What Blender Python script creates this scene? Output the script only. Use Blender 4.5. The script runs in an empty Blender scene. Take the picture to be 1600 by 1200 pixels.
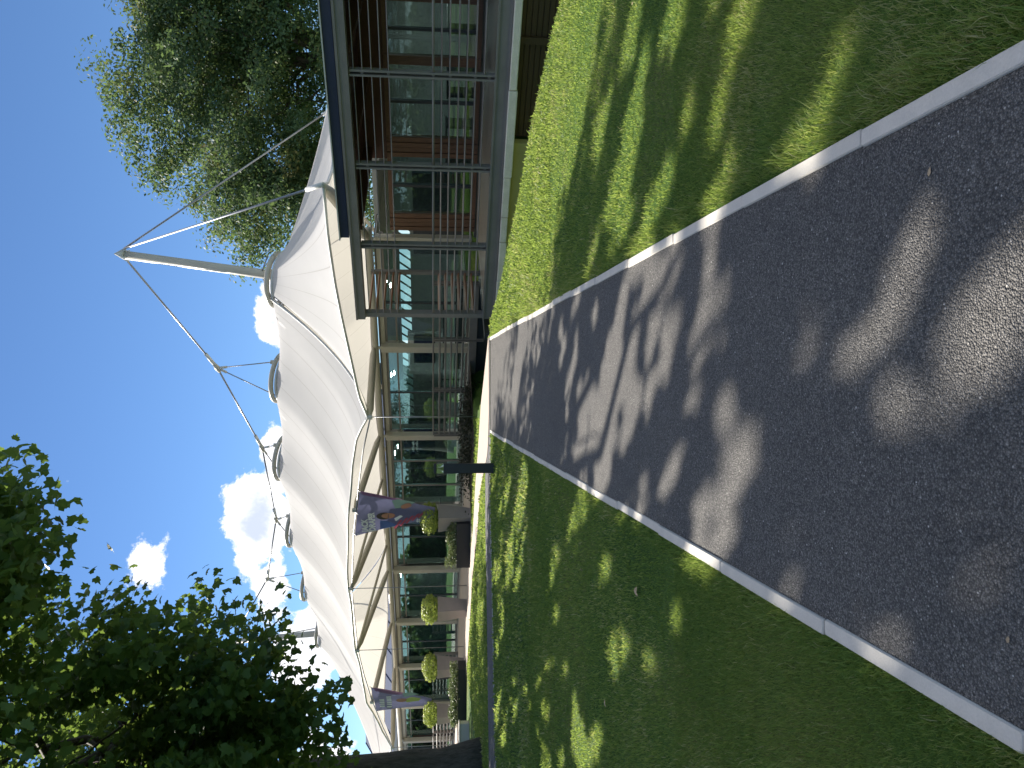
import bpy, math, random
import numpy as np
from mathutils import Matrix, Vector

R = math.radians
rnd = random.Random(7)
rng = np.random.default_rng(11)
sc = bpy.context.scene
COL = sc.collection

# ------------------------------------------------------------------ camera
# the photograph is a portrait shot stored lying on its side: the camera is rolled by a quarter turn
PITCH = math.atan(123 / 1190)
cp, sp_ = math.cos(PITCH), math.sin(PITCH)
cam = bpy.data.cameras.new('camera')
cam.sensor_fit = 'HORIZONTAL'
cam.sensor_width = 36.0
cam.lens = 36.0 * 1190 / 1600
cam.clip_start = 0.05
cam.clip_end = 3000
camo = bpy.data.objects.new('camera', cam)
COL.objects.link(camo)
camo.matrix_world = Matrix(((0, 1, 0, 0), (-sp_, 0, -cp, 0), (-cp, 0, sp_, 1.5), (0, 0, 0, 1)))
sc.camera = camo

# ------------------------------------------------------------------ sky, sun, exposure
SUN_AZ, SUN_EL = -41.0, 40.0          # degrees, azimuth from +Y towards +X
sc.view_settings.view_transform = 'Standard'
sc.view_settings.look = 'None'
sc.view_settings.exposure = 1.485
sc.view_settings.gamma = 1.0
sc.view_settings.use_curve_mapping = False
sc.cycles.max_bounces = 10
sc.cycles.transparent_max_bounces = 24
sc.cycles.sample_clamp_indirect = 6.0

sun = bpy.data.lights.new('sun', 'SUN')
sun.energy = 4.0
sun.angle = R(0.53)
sun.color = (1.0, 0.93, 0.82)
suno = bpy.data.objects.new('sun', sun)
COL.objects.link(suno)
sd = Vector((math.sin(R(SUN_AZ)) * math.cos(R(SUN_EL)), math.cos(R(SUN_AZ)) * math.cos(R(SUN_EL)), math.sin(R(SUN_EL))))
suno.rotation_euler = sd.to_track_quat('Z', 'Y').to_euler()

world = bpy.data.worlds.new('World')
sc.world = world
world.use_nodes = True
WT = world.node_tree
WN, WL = WT.nodes, WT.links
sky = WN.new('ShaderNodeTexSky')
sky.sky_type = 'NISHITA'
sky.sun_disc = False
sky.sun_elevation = R(SUN_EL)
sky.sun_rotation = R(SUN_AZ)
sky.air_density = 1.0
sky.dust_density = 0.0
sky.altitude = 0
sky.ozone_density = 8.5
bg = WN['Background']
bg.inputs[1].default_value = 0.05


def wmath(op, a, b=None, c=None, clamp=False):
    n = WN.new('ShaderNodeMath')
    n.operation = op
    n.use_clamp = clamp
    for i, v in enumerate((a, b, c)):
        if v is None:
            continue
        if isinstance(v, (int, float)):
            n.inputs[i].default_value = v
        else:
            WL.new(v, n.inputs[i])
    return n.outputs[0]


def wdot(vec, const):
    n = WN.new('ShaderNodeVectorMath')
    n.operation = 'DOT_PRODUCT'
    WL.new(vec, n.inputs[0])
    n.inputs[1].default_value = const
    return n.outputs['Value']


def wnoise(vec, scale, detail, rough, dist=0.0):
    n = WN.new('ShaderNodeTexNoise')
    n.inputs['Scale'].default_value = scale
    n.inputs['Detail'].default_value = detail
    n.inputs['Roughness'].default_value = rough
    n.inputs['Distortion'].default_value = dist
    WL.new(vec, n.inputs['Vector'])
    return n.outputs['Fac']


wtc = WN.new('ShaderNodeTexCoord').outputs['Generated']
n_big = wnoise(wtc, 9.0, 8.0, 0.62, 0.3)
n_fine = wnoise(wtc, 34.0, 6.0, 0.65, 0.2)
# fair-weather cumulus: direction (azimuth, elevation), half width, half height in degrees, density
CLOUDS = [(-10.6, 12.6, 4.2, 2.6, 1.55), (-14.5, 11.2, 3.6, 2.4, 1.2), (-12.8, 19.2, 3.0, 2.3, .85), (5.1, 11.5, 3.0, 1.7, 1.0), (-1.9, 17.1, 1.0, .7, .55),
          (0.0, 17.3, .6, .4, .42), (-5.3, 21.5, .7, .5, .45), (-6.6, 24.3, 1.3, .7, .5), (-19.0, 8.4, 6.0, 3.0, 1.1), (-4.2, 11.5, 2.6, 1.2, .9), (0.0, 25.1, 2.6, .5, .3),
          (-27, 7, 8, 3.5, .9), (-40, 13, 9, 4, .8), (30, 10, 10, 4, .8), (-62, 12, 12, 5, .8), (-95, 18, 12, 6, .8), (70, 14, 14, 5, .8),
          (-130, 16, 14, 6, .8), (120, 20, 14, 6, .8), (175, 14, 14, 6, .8), (-20, 17, 3.0, 2.0, .7)]
dens = None
for az, el, wx, wy, amp in CLOUDS:
    a, e = R(az), R(el)
    fwd = Vector((math.sin(a) * math.cos(e), math.cos(a) * math.cos(e), math.sin(e)))
    rt = Vector((math.cos(a), -math.sin(a), 0))
    up = rt.cross(fwd)
    x = wmath('MULTIPLY', wdot(wtc, rt), 1 / math.sin(R(wx)))
    y = wmath('MULTIPLY', wdot(wtc, up), 1 / math.sin(R(wy)))
    y = wmath('SUBTRACT', y, wmath('MULTIPLY', wdot(wtc, fwd), math.sin(0) / math.sin(R(wy))))
    d = wmath('SQRT', wmath('ADD', wmath('MULTIPLY', x, x), wmath('MULTIPLY', y, y)))
    front = wmath('GREATER_THAN', wdot(wtc, fwd), 0.6)
    m = wmath('MULTIPLY', wmath('SUBTRACT', 1.25, d), front)
    m = wmath('MULTIPLY', wmath('MAXIMUM', m, 0.0), amp)
    dens = m if dens is None else wmath('MAXIMUM', dens, m)
# unseen cloud high overhead, added to brighten the shade
n_wide = wnoise(wtc, 2.1, 3.0, 0.5, 0.2)
wz = wdot(wtc, (0, 0, 1))
high = WN.new('ShaderNodeMapRange')
WL.new(wz, high.inputs[0])
high.inputs[1].default_value = math.sin(R(38))
high.inputs[2].default_value = math.sin(R(46))
wide = wmath('MULTIPLY', wmath('MULTIPLY', wmath('SUBTRACT', n_wide, .34), 4.5), high.outputs[0])
dens = wmath('MAXIMUM', dens, wmath('MAXIMUM', wide, 0.0))
nz = wmath('ADD', wmath('MULTIPLY', n_big, 2.7), wmath('MULTIPLY', n_fine, 1.2))
raw = wmath('ADD', dens, wmath('SUBTRACT', nz, 2.5))
raw = wmath('MULTIPLY', raw, wmath('MINIMUM', wmath('MULTIPLY', dens, 9.0), 1.0))
cov = WN.new('ShaderNodeMapRange')
cov.interpolation_type = 'SMOOTHSTEP'
WL.new(raw, cov.inputs[0])
cov.inputs[1].default_value = 0.02
cov.inputs[2].default_value = 0.26
core = WN.new('ShaderNodeMapRange')
core.interpolation_type = 'SMOOTHSTEP'
WL.new(raw, core.inputs[0])
core.inputs[1].default_value = 0.38
core.inputs[2].default_value = 1.25
ccol = WN.new('ShaderNodeMix')
ccol.data_type = 'RGBA'
WL.new(core.outputs[0], ccol.inputs[0])
ccol.inputs[6].default_value = (10.2, 10.2, 10.5, 1)
ccol.inputs[7].default_value = (5.4, 6.0, 7.3, 1)
cmix = WN.new('ShaderNodeMix')
cmix.data_type = 'RGBA'
WL.new(cov.outputs[0], cmix.inputs[0])
WL.new(sky.outputs[0], cmix.inputs[6])
WL.new(ccol.outputs[2], cmix.inputs[7])
WL.new(cmix.outputs[2], bg.inputs[0])


# ------------------------------------------------------------------ helpers
class MB:
    """collects shapes; build() links them as one mesh object"""

    def __init__(self):
        self.v, self.f = [], []

    def box(self, x0, x1, y0, y1, z0, z1, c=0.0):
        b = len(self.v)
        if c <= 0:
            self.v += [(x0, y0, z0), (x1, y0, z0), (x1, y1, z0), (x0, y1, z0), (x0, y0, z1), (x1, y0, z1), (x1, y1, z1), (x0, y1, z1)]
            self.f += [tuple(b + i for i in q) for q in ((0, 3, 2, 1), (4, 5, 6, 7), (0, 1, 5, 4), (1, 2, 6, 5), (2, 3, 7, 6), (3, 0, 4, 7))]
            return self
        # chamfered: rings of 8 vertices
        def ring(z, i):
            return [(x0 + i + c, y0 + i, z), (x1 - i - c, y0 + i, z), (x1 - i, y0 + i + c, z), (x1 - i, y1 - i - c, z),
                    (x1 - i - c, y1 - i, z), (x0 + i + c, y1 - i, z), (x0 + i, y1 - i - c, z), (x0 + i, y0 + i + c, z)]
        for z, i in ((z0, c * .6), (z0 + c, 0), (z1 - c, 0), (z1, c * .6)):
            self.v += ring(z, i)
        for k in range(3):
            for i in range(8):
                j = (i + 1) % 8
                self.f.append((b + 8 * k + i, b + 8 * k + j, b + 8 * k + 8 + j, b + 8 * k + 8 + i))
        self.f.append(tuple(b + i for i in range(7, -1, -1)))
        self.f.append(tuple(b + 24 + i for i in range(8)))
        return self

    def tube(self, pts, r, n=10, caps=True):
        pts = [Vector(p) for p in pts]
        rs = r if isinstance(r, (list, tuple)) else [r] * len(pts)
        b = len(self.v)
        t = (pts[1] - pts[0]).normalized()
        a = Vector((0, 0, 1)) if abs(t.z) < .9 else Vector((1, 0, 0))
        u = t.cross(a).normalized()
        for i, p in enumerate(pts):
            t = (pts[min(i + 1, len(pts) - 1)] - pts[max(i - 1, 0)]).normalized()
            u = (u - t * u.dot(t)).normalized()
            w = t.cross(u)
            for k in range(n):
                a = 2 * math.pi * k / n
                self.v.append(tuple(p + (u * math.cos(a) + w * math.sin(a)) * rs[i]))
        for i in range(len(pts) - 1):
            for k in range(n):
                k2 = (k + 1) % n
                self.f.append((b + i * n + k, b + i * n + k2, b + i * n + n + k2, b + i * n + n + k))
        if caps:
            self.f.append(tuple(b + k for k in range(n - 1, -1, -1)))
            self.f.append(tuple(b + (len(pts) - 1) * n + k for k in range(n)))
        return self

    def prism(self, poly, y0, y1):
        """polygon in x,z extruded along y"""
        b, n = len(self.v), len(poly)
        self.v += [(x, y0, z) for x, z in poly] + [(x, y1, z) for x, z in poly]
        self.f.append(tuple(b + i for i in range(n)))
        self.f.append(tuple(b + n + i for i in range(n - 1, -1, -1)))
        for i in range(n):
            j = (i + 1) % n
            self.f.append((b + j, b + i, b + n + i, b + n + j))
        return self

    def grid(self, pts):
        """2-D list of points to quads"""
        b = len(self.v)
        h, w = len(pts), len(pts[0])
        for row in pts:
            self.v += [tuple(p) for p in row]
        for i in range(h - 1):
            for j in range(w - 1):
                self.f.append((b + i * w + j, b + i * w + j + 1, b + (i + 1) * w + j + 1, b + (i + 1) * w + j))
        return self

    def mesh(self, name, m, smooth=False):
        me = bpy.data.meshes.new(name)
        me.from_pydata(self.v, [], self.f)
        me.materials.append(m)
        if smooth:
            me.polygons.foreach_set('use_smooth', [True] * len(me.polygons))
        me.update()
        return me

    def build(self, name, m, parent=None, smooth=False, loc=None):
        return link(name, self.mesh(name, m, smooth), parent, loc)


def link(name, me, parent=None, loc=None):
    o = bpy.data.objects.new(name, me)
    COL.objects.link(o)
    if parent is not None:
        o.parent = parent
    if loc is not None:
        o.location = loc
    return o


def tag(o, label=None, cat=None, group=None, kind=None):
    for k, v in (('label', label), ('category', cat), ('group', group), ('kind', kind)):
        if v:
            o[k] = v
    return o


def empty(name, loc=(0, 0, 0), rz=0.0):
    o = bpy.data.objects.new(name, None)
    COL.objects.link(o)
    o.location = loc
    o.rotation_euler = (0, 0, rz)
    o.empty_display_size = .2
    return o


def np_mesh(name, V, F, m, tint=None, smooth=False):
    """V (n,3) floats, F (k,3|4) ints"""
    me = bpy.data.meshes.new(name)
    k = F.shape[1]
    me.vertices.add(len(V))
    me.vertices.foreach_set('co', V.astype(np.float32).ravel())
    me.loops.add(F.size)
    me.loops.foreach_set('vertex_index', F.astype(np.int32).ravel())
    me.polygons.add(len(F))
    me.polygons.foreach_set('loop_start', np.arange(0, F.size, k, dtype=np.int32))
    me.polygons.foreach_set('loop_total', np.full(len(F), k, dtype=np.int32))
    if smooth:
        me.polygons.foreach_set('use_smooth', np.ones(len(F), dtype=bool))
    if tint is not None:
        at = me.attributes.new('tint', 'FLOAT', 'POINT')
        at.data.foreach_set('value', tint.astype(np.float32))
    me.materials.append(m)
    me.update(calc_edges=True)
    return me


# frame of the pavilions: local x runs right along the front, local y away from the path
ANG = math.atan2(-1, 1.16)
FO = Vector((27.47 - 1.16 * 22.7, 22.7, 0))
cA, sA = math.cos(ANG), math.sin(ANG)


def fw(X, Y, Z=0.0):
    return (FO.x + X * cA - Y * sA, FO.y + X * sA + Y * cA, Z)


def froot(name, X=0, Y=0, Z=0):
    return empty(name, fw(X, Y, Z), ANG)


# ------------------------------------------------------------------ materials
def mat(name):
    m = bpy.data.materials.new(name)
    m.use_nodes = True
    return m, m.node_tree.nodes, m.node_tree.links, m.node_tree.nodes['Principled BSDF']


def ramp(N, L, fac, stops):
    r = N.new('ShaderNodeValToRGB')
    el = r.color_ramp.elements
    while len(el) < len(stops):
        el.new(.5)
    for e, (p, c) in zip(el, stops):
        e.position = p
        e.color = (*c, 1) if len(c) == 3 else c
    L.new(fac, r.inputs[0])
    return r.outputs[0]


def noise(N, L, scale, detail=4, rough=.55, vec=None, dist=0.0):
    n = N.new('ShaderNodeTexNoise')
    n.inputs['Scale'].default_value = scale
    n.inputs['Detail'].default_value = detail
    n.inputs['Roughness'].default_value = rough
    n.inputs['Distortion'].default_value = dist
    if vec is not None:
        L.new(vec, n.inputs['Vector'])
    return n.outputs['Fac']


def coords(N, which='Object'):
    return N.new('ShaderNodeTexCoord').outputs[which]


def bump(N, L, h, b, strength=.3, dist=.01):
    n = N.new('ShaderNodeBump')
    n.inputs['Strength'].default_value = strength
    n.inputs['Distance'].default_value = dist
    L.new(h, n.inputs['Height'])
    L.new(n.outputs[0], b.inputs['Normal'])


def mixc(N, L, fac, a, b, mode='MIX'):
    n = N.new('ShaderNodeMix')
    n.data_type = 'RGBA'
    n.blend_type = mode
    for i, v in ((0, fac), (6, a), (7, b)):
        if isinstance(v, (int, float)):
            n.inputs[i].default_value = v
        elif isinstance(v, tuple):
            n.inputs[i].default_value = (*v, 1)
        else:
            L.new(v, n.inputs[i])
    return n.outputs[2]


def mth(N, L, op, a, b=None, clamp=False):
    n = N.new('ShaderNodeMath')
    n.operation = op
    n.use_clamp = clamp
    for i, v in ((0, a), (1, b)):
        if v is None:
            continue
        if isinstance(v, (int, float)):
            n.inputs[i].default_value = v
        else:
            L.new(v, n.inputs[i])
    return n.outputs[0]


def worn(name, col, col2=None, rough=.5, metal=0.0, scale=3.0, amt=.5, bmp=.15, fine=60.0, bd=.004):
    m, N, L, b = mat(name)
    col2 = col2 or tuple(c * .72 for c in col)
    v = coords(N)
    n1 = noise(N, L, scale, 6, .6, v)
    n2 = noise(N, L, fine, 4, .6, v)
    c = ramp(N, L, n1, [(.5 - amt * .4, col2), (.5 + amt * .4, col)])
    c = mixc(N, L, .25, c, ramp(N, L, n2, [(.3, (.55, .55, .55)), (.7, (1, 1, 1))]), 'MULTIPLY')
    L.new(c, b.inputs['Base Color'])
    r = N.new('ShaderNodeMapRange')
    L.new(n1, r.inputs[0])
    r.inputs[3].default_value = rough - .08
    r.inputs[4].default_value = rough + .12
    L.new(r.outputs[0], b.inputs['Roughness'])
    b.inputs['Metallic'].default_value = metal
    bump(N, L, n2, b, bmp, bd)
    return m


M = {}
M['steel_grey'] = worn('grey painted steel', (.235, .215, .20), (.175, .162, .15), .45, .0, 2, .6)
M['steel_dark'] = worn('dark grey steel', (.055, .06, .07), (.04, .043, .05), .42, .1, 2, .6)
M['steel_cream'] = worn('cream painted steel', (.50, .47, .40), (.43, .40, .33), .42, .0, 1.5, .6)
M['steel_white'] = worn('white painted steel', (.66, .66, .64), (.50, .50, .48), .4, .0, 1.2, .8)
M['cable'] = worn('steel cable', (.36, .37, .39), (.24, .25, .27), .38, .6, 20, .6)
M['navy'] = worn('navy roof fascia', (.025, .034, .075), (.02, .026, .055), .45, 0, 2, .5)
M['slate_blue'] = worn('slate blue roofing', (.07, .095, .17), (.05, .07, .125), .85, 0, 1.5, .5)
M['slate_blue'].node_tree.nodes['Principled BSDF'].inputs['Specular IOR Level'].default_value = .1
M['plinth'] = worn('grey rendered plinth', (.40, .385, .36), (.29, .28, .27), .8, 0, 1.5, .8)
M['olive'] = worn('olive rendered wall', (.58, .48, .19), (.46, .37, .14), .85, 0, 1.2, .8)
M['coping'] = worn('weathered white stone', (.86, .80, .68), (.62, .57, .47), .85, 0, 4, .7, .5, 40, .01)
M['kerb'] = worn('concrete edging', (.66, .62, .55), (.48, .455, .41), .85, 0, 5, .8, .5, 160, .004)
M['planter'] = worn('taupe stone planter', (.37, .325, .30), (.29, .255, .235), .7, 0, 2, .7)
M['black'] = worn('black powder coat', (.012, .014, .018), (.008, .009, .012), .38, 0, 3, .5)
M['black_box'] = worn('black trough', (.016, .018, .022), (.011, .012, .015), .5, 0, 3, .5)
M['soffit'] = worn('dark red timber soffit', (.10, .038, .03), (.065, .025, .02), .55, 0, 2, .6)
M['in_wall'] = worn('interior wall', (.52, .54, .52), (.42, .44, .43), .8, 0, 1, .6)
M['in_dark'] = worn('dark interior joinery', (.05, .055, .06), (.035, .04, .045), .6, 0, 1, .6)
M['in_floor'] = worn('interior floor', (.30, .27, .24), (.22, .20, .18), .5, 0, 1, .6)
M['in_white'] = worn('white counter', (.78, .77, .74), (.66, .65, .63), .45, 0, 1, .5)
M['in_brick'] = worn('interior red brown panel', (.16, .06, .045), (.10, .04, .03), .7, 0, 2, .6)
M['screen_blue'] = worn('dark navy screen', (.012, .02, .045), (.01, .016, .035), .2, 0, 2, .4)
M['pale'] = worn('pale paper', (.62, .62, .60), (.5, .5, .48), .8, 0, 8, .5)
M['chrome'] = worn('polished reflector', (.75, .77, .8), (.6, .62, .66), .16, 1.0, 5, .4, .02)
M['paving'] = worn('pinkish beige resin paving', (.50, .42, .36), (.40, .335, .29), .9, 0, 2.5, .8, .5, 220, .004)
M['lime_wall'] = worn('pale stone block', (.60, .56, .50), (.48, .45, .40), .85, 0, 3, .6, .4)
M['soil'] = worn('dark soil', (.035, .026, .018), (.02, .015, .011), .95, 0, 12, .8, .8, 60, .02)
M['cream_wall'] = worn('cream render', (.52, .49, .42), (.42, .40, .35), .85, 0, 1, .6)


def wood(name, c1, c2, horiz=True):
    m, N, L, b = mat(name)
    mp = N.new('ShaderNodeMapping')
    mp.inputs['Scale'].default_value = (1.5, 14, 14) if horiz else (14, 14, 1.5)
    L.new(coords(N), mp.inputs[0])
    n1 = noise(N, L, 3.0, 6, .65, mp.outputs[0], .6)
    n2 = noise(N, L, 1.3, 3, .5, coords(N))
    c = ramp(N, L, n1, [(.3, c2), (.7, c1)])
    c = mixc(N, L, .35, c, ramp(N, L, n2, [(.3, (.5, .5, .5)), (.7, (1, 1, 1))]), 'MULTIPLY')
    L.new(c, b.inputs['Base Color'])
    b.inputs['Roughness'].default_value = .48
    bump(N, L, n1, b, .2, .004)
    return m


M['cedar'] = wood('red cedar', (.205, .105, .06), (.12, .058, .036), False)
M['cedar_slat'] = wood('cedar slat', (.36, .17, .09), (.22, .09, .05), True)
M['brown_board'] = wood('dark brown boards', (.11, .06, .028), (.065, .036, .018), True)
M['deck'] = wood('pale deck board', (.42, .36, .29), (.30, .26, .21), True)


def glass(name, tint, refl):
    m, N, L, b = mat(name)
    N.remove(b)
    out = N['Material Output']
    tr = N.new('ShaderNodeBsdfTransparent')
    tr.inputs[0].default_value = (*tint, 1)
    gl = N.new('ShaderNodeBsdfGlossy')
    gl.inputs['Roughness'].default_value = .015
    gl.inputs[0].default_value = (.9, 1.0, .98, 1)
    fr = N.new('ShaderNodeLayerWeight')
    fr.inputs[0].default_value = .35
    f2 = mth(N, L, 'MULTIPLY_ADD', fr.outputs['Fresnel'], .5)
    f2.node.inputs[2].default_value = refl
    nz_ = noise(N, L, .45, 2, .5, coords(N))
    bm_ = N.new('ShaderNodeBump')
    bm_.inputs['Strength'].default_value = .03
    bm_.inputs['Distance'].default_value = .05
    L.new(nz_, bm_.inputs['Height'])
    L.new(bm_.outputs[0], gl.inputs['Normal'])
    mx = N.new('ShaderNodeMixShader')
    L.new(f2, mx.inputs[0])
    L.new(tr.outputs[0], mx.inputs[1])
    L.new(gl.outputs[0], mx.inputs[2])
    L.new(mx.outputs[0], out.inputs[0])
    return m


M['glass'] = glass('green tinted glazing', (.66, .79, .80), .06)
M['glass_clear'] = glass('clear lamp glass', (.9, .93, .93), .05)


def leaf_mat(name, stops, trans=.4, tcol=(.35, .5, .06), rough=.42, spec=.4):
    m, N, L, b = mat(name)
    at = N.new('ShaderNodeAttribute')
    at.attribute_name = 'tint'
    c = ramp(N, L, at.outputs['Fac'], stops)
    L.new(c, b.inputs['Base Color'])
    b.inputs['Roughness'].default_value = rough
    b.inputs['Specular IOR Level'].default_value = spec
    t = N.new('ShaderNodeBsdfTranslucent')
    L.new(mixc(N, L, .55, c, tcol), t.inputs[0])
    mx = N.new('ShaderNodeMixShader')
    mx.inputs[0].default_value = trans
    L.new(b.outputs[0], mx.inputs[1])
    L.new(t.outputs[0], mx.inputs[2])
    L.new(mx.outputs[0], N['Material Output'].inputs[0])
    return m


M['maple'] = leaf_mat('maple leaf', [(0, (.036, .08, .034)), (.6, (.06, .12, .04)), (.93, (.10, .16, .04)), (1, (.17, .19, .04))], .44, (.30, .42, .06), .5, .25)
M['oak'] = leaf_mat('oak leaf', [(0, (.036, .072, .042)), (.5, (.07, .122, .058)), (.85, (.12, .16, .06)), (1, (.20, .175, .065))], .38, (.22, .31, .08), .55, .22)
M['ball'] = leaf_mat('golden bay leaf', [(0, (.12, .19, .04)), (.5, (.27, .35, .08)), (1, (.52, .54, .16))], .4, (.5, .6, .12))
M['hedge'] = leaf_mat('grey green hedge leaf', [(0, (.04, .07, .03)), (.5, (.10, .14, .06)), (1, (.2, .23, .11))], .25, (.25, .32, .1))
M['blade'] = leaf_mat('grass blade', [(0, (.05, .12, .03)), (.4, (.14, .235, .05)), (.7, (.27, .33, .085)), (.93, (.40, .38, .14)), (1, (.50, .45, .24))], .48, (.42, .52, .10), .5, .3)
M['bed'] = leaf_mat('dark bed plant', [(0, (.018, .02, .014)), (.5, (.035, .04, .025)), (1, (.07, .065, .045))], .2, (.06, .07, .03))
M['fallen'] = worn('dry fallen leaf', (.46, .36, .24), (.30, .21, .12), .7, 0, 20, .7)


def lawn_mat():
    m, N, L, b = mat('lawn')
    v = coords(N)
    a = noise(N, L, .9, 6, .6, v)
    c2 = noise(N, L, 14, 6, .7, v)
    c3 = noise(N, L, 110, 4, .7, v)
    c = ramp(N, L, a, [(.32, (.07, .145, .03)), (.5, (.11, .20, .042)), (.66, (.19, .225, .07))])
    c = mixc(N, L, .6, c, ramp(N, L, c2, [(.3, (.45, .5, .4)), (.55, (1, 1, 1)), (.75, (1.5, 1.3, 1.1))]), 'MULTIPLY')
    c = mixc(N, L, .7, c, ramp(N, L, c3, [(.3, (.35, .35, .35)), (.7, (1.3, 1.3, 1.2))]), 'MULTIPLY')
    L.new(c, b.inputs['Base Color'])
    b.inputs['Roughness'].default_value = .9
    b.inputs['Specular IOR Level'].default_value = .15
    bump(N, L, mth(N, L, 'ADD', c3, c2), b, .9, .03)
    return m


M['lawn'] = lawn_mat()


def asphalt_mat(name, dark, light):
    m, N, L, b = mat(name)
    v = coords(N)
    vo = N.new('ShaderNodeTexVoronoi')
    vo.inputs['Scale'].default_value = 165
    L.new(v, vo.inputs['Vector'])
    sep = N.new('ShaderNodeSeparateColor')
    L.new(vo.outputs['Color'], sep.inputs[0])
    big = noise(N, L, 1.1, 5, .6, v)
    mid = noise(N, L, 9, 4, .6, v)
    c = ramp(N, L, sep.outputs[0], [(0, dark), (.7, light), (.985, tuple(k * 1.5 for k in light)), (.996, (.42, .40, .37)), (1, (.75, .73, .70))])
    c = mixc(N, L, .75, c, ramp(N, L, vo.outputs['Distance'], [(.1, (1.2, 1.2, 1.2)), (.7, (.3, .3, .3))]), 'MULTIPLY')
    c = mixc(N, L, .5, c, ramp(N, L, big, [(.3, (.7, .7, .72)), (.7, (1.2, 1.18, 1.15))]), 'MULTIPLY')
    c = mixc(N, L, .35, c, ramp(N, L, mid, [(.3, (.7, .7, .7)), (.7, (1.2, 1.2, 1.2))]), 'MULTIPLY')
    L.new(c, b.inputs['Base Color'])
    b.inputs['Roughness'].default_value = .72
    b.inputs['Specular IOR Level'].default_value = .45
    h = mth(N, L, 'ADD', mth(N, L, 'MULTIPLY', vo.outputs['Distance'], -1.0), mth(N, L, 'MULTIPLY', sep.outputs[1], .8))
    bump(N, L, h, b, 1.0, .009)
    return m


M['asphalt'] = asphalt_mat('asphalt path', (.084, .080, .076), (.20, .190, .178))
M['asphalt2'] = asphalt_mat('asphalt cross path', (.10, .10, .108), (.20, .20, .205))


def membrane_mat():
    m, N, L, b = mat('white membrane fabric')
    v = coords(N)
    sx = N.new('ShaderNodeSeparateXYZ')
    L.new(v, sx.inputs[0])
    # welded seams every 0.9 m, running down the slope
    at = N.new('ShaderNodeAttribute')
    at.attribute_name = 'tint'
    fr = mth(N, L, 'FRACT', mth(N, L, 'MULTIPLY', at.outputs['Fac'], 1.0))
    seam = mth(N, L, 'LESS_THAN', mth(N, L, 'ABSOLUTE', mth(N, L, 'SUBTRACT', fr, .5)), .016)
    n1 = noise(N, L, .5, 5, .6, v)
    c = ramp(N, L, n1, [(.3, (.60, .60, .61)), (.7, (.66, .66, .67))])
    c = mixc(N, L, mth(N, L, 'MULTIPLY', seam, .5), c, (.30, .29, .27))
    L.new(c, b.inputs['Base Color'])
    b.inputs['Roughness'].default_value = .85
    b.inputs['Specular IOR Level'].default_value = .08
    t = N.new('ShaderNodeBsdfTranslucent')
    t.inputs[0].default_value = (.66, .63, .55, 1)
    mx = N.new('ShaderNodeMixShader')
    mx.inputs[0].default_value = .42
    L.new(b.outputs[0], mx.inputs[1])
    L.new(t.outputs[0], mx.inputs[2])
    L.new(mx.outputs[0], N['Material Output'].inputs[0])
    return m


M['membrane'] = membrane_mat()


def bark_mat():
    m, N, L, b = mat('tree bark')
    mp = N.new('ShaderNodeMapping')
    mp.inputs['Scale'].default_value = (9, 9, 1.6)
    L.new(coords(N), mp.inputs[0])
    n1 = noise(N, L, 2.2, 8, .7, mp.outputs[0], .5)
    n2 = noise(N, L, 1.6, 3, .5, coords(N))
    c = ramp(N, L, n1, [(.3, (.03, .025, .02)), (.7, (.13, .115, .095))])
    c = mixc(N, L, .3, c, ramp(N, L, n2, [(.4, (1, 1, 1)), (.7, (.6, .75, .45))]), 'MULTIPLY')
    L.new(c, b.inputs['Base Color'])
    b.inputs['Roughness'].default_value = .9
    bump(N, L, n1, b, .9, .04)
    return m


M['bark'] = bark_mat()


def flat(name, col, rough=.6, emit=0.0, trans=0.0):
    m, N, L, b = mat(name)
    n1 = noise(N, L, 3, 4, .6, coords(N))
    L.new(mixc(N, L, .25, col, ramp(N, L, n1, [(.3, (.6, .6, .6)), (.7, (1, 1, 1))]), 'MULTIPLY'), b.inputs['Base Color'])
    b.inputs['Roughness'].default_value = rough
    if emit:
        b.inputs['Emission Color'].default_value = (*col, 1)
        b.inputs['Emission Strength'].default_value = emit
    if trans:
        t = N.new('ShaderNodeBsdfTranslucent')
        t.inputs[0].default_value = (*col, 1)
        mx = N.new('ShaderNodeMixShader')
        mx.inputs[0].default_value = trans
        L.new(b.outputs[0], mx.inputs[1])
        L.new(t.outputs[0], mx.inputs[2])
        L.new(mx.outputs[0], N['Material Output'].inputs[0])
    return m


M['downlight'] = flat('lit downlight', (1, .97, .9), .5, 60.0)


# ------------------------------------------------------------------ terrain
XC_Y = [-20, 0, 5.5, 7.32, 8.18, 9.17, 10.6, 11.58, 12.47, 14.17, 15.0, 15.8, 16.8, 18, 20, 22, 30]
XC_X = [5.5, 4.6, 4.0, 3.74, 3.5, 3.12, 2.33, 1.94, 1.48, 1.0, .5, .08, -.35, -.6, -.6, .2, 6]


def ground_z(x, y):
    x = np.asarray(x, dtype=float)
    y = np.asarray(y, dtype=float)
    z = np.interp(y, [-60, 0, 13.4, 15.0, 24, 60], [-1.2, 0, .442, .45, .45, .45])
    z = z + .012 * np.sin(x * 1.7 + y * .9) * np.sin(y * 1.3 - x * .6) * np.clip((np.abs(x) - 1.0) / 1.5, 0, 1) * np.clip((14 - y) / 6, .3, 1)
    xc = np.interp(y, XC_Y, XC_X)
    d = x - xc
    drop = np.clip(d / np.where(y > 14.3, .5, 1.3), 0, 1)
    drop = drop * drop * (3 - 2 * drop)
    zone = np.clip((23 - y) / 1.5, 0, 1) * np.clip((y + 12) / 6, 0, 1) * np.clip((26 - x) / 6, 0, 1)
    return z - (1.75) * drop * zone


def axis(parts):
    out = []
    for a, b, st in parts:
        out += list(np.arange(a, b - 1e-6, st))
    out.append(parts[-1][1])
    return np.array(out)


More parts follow.
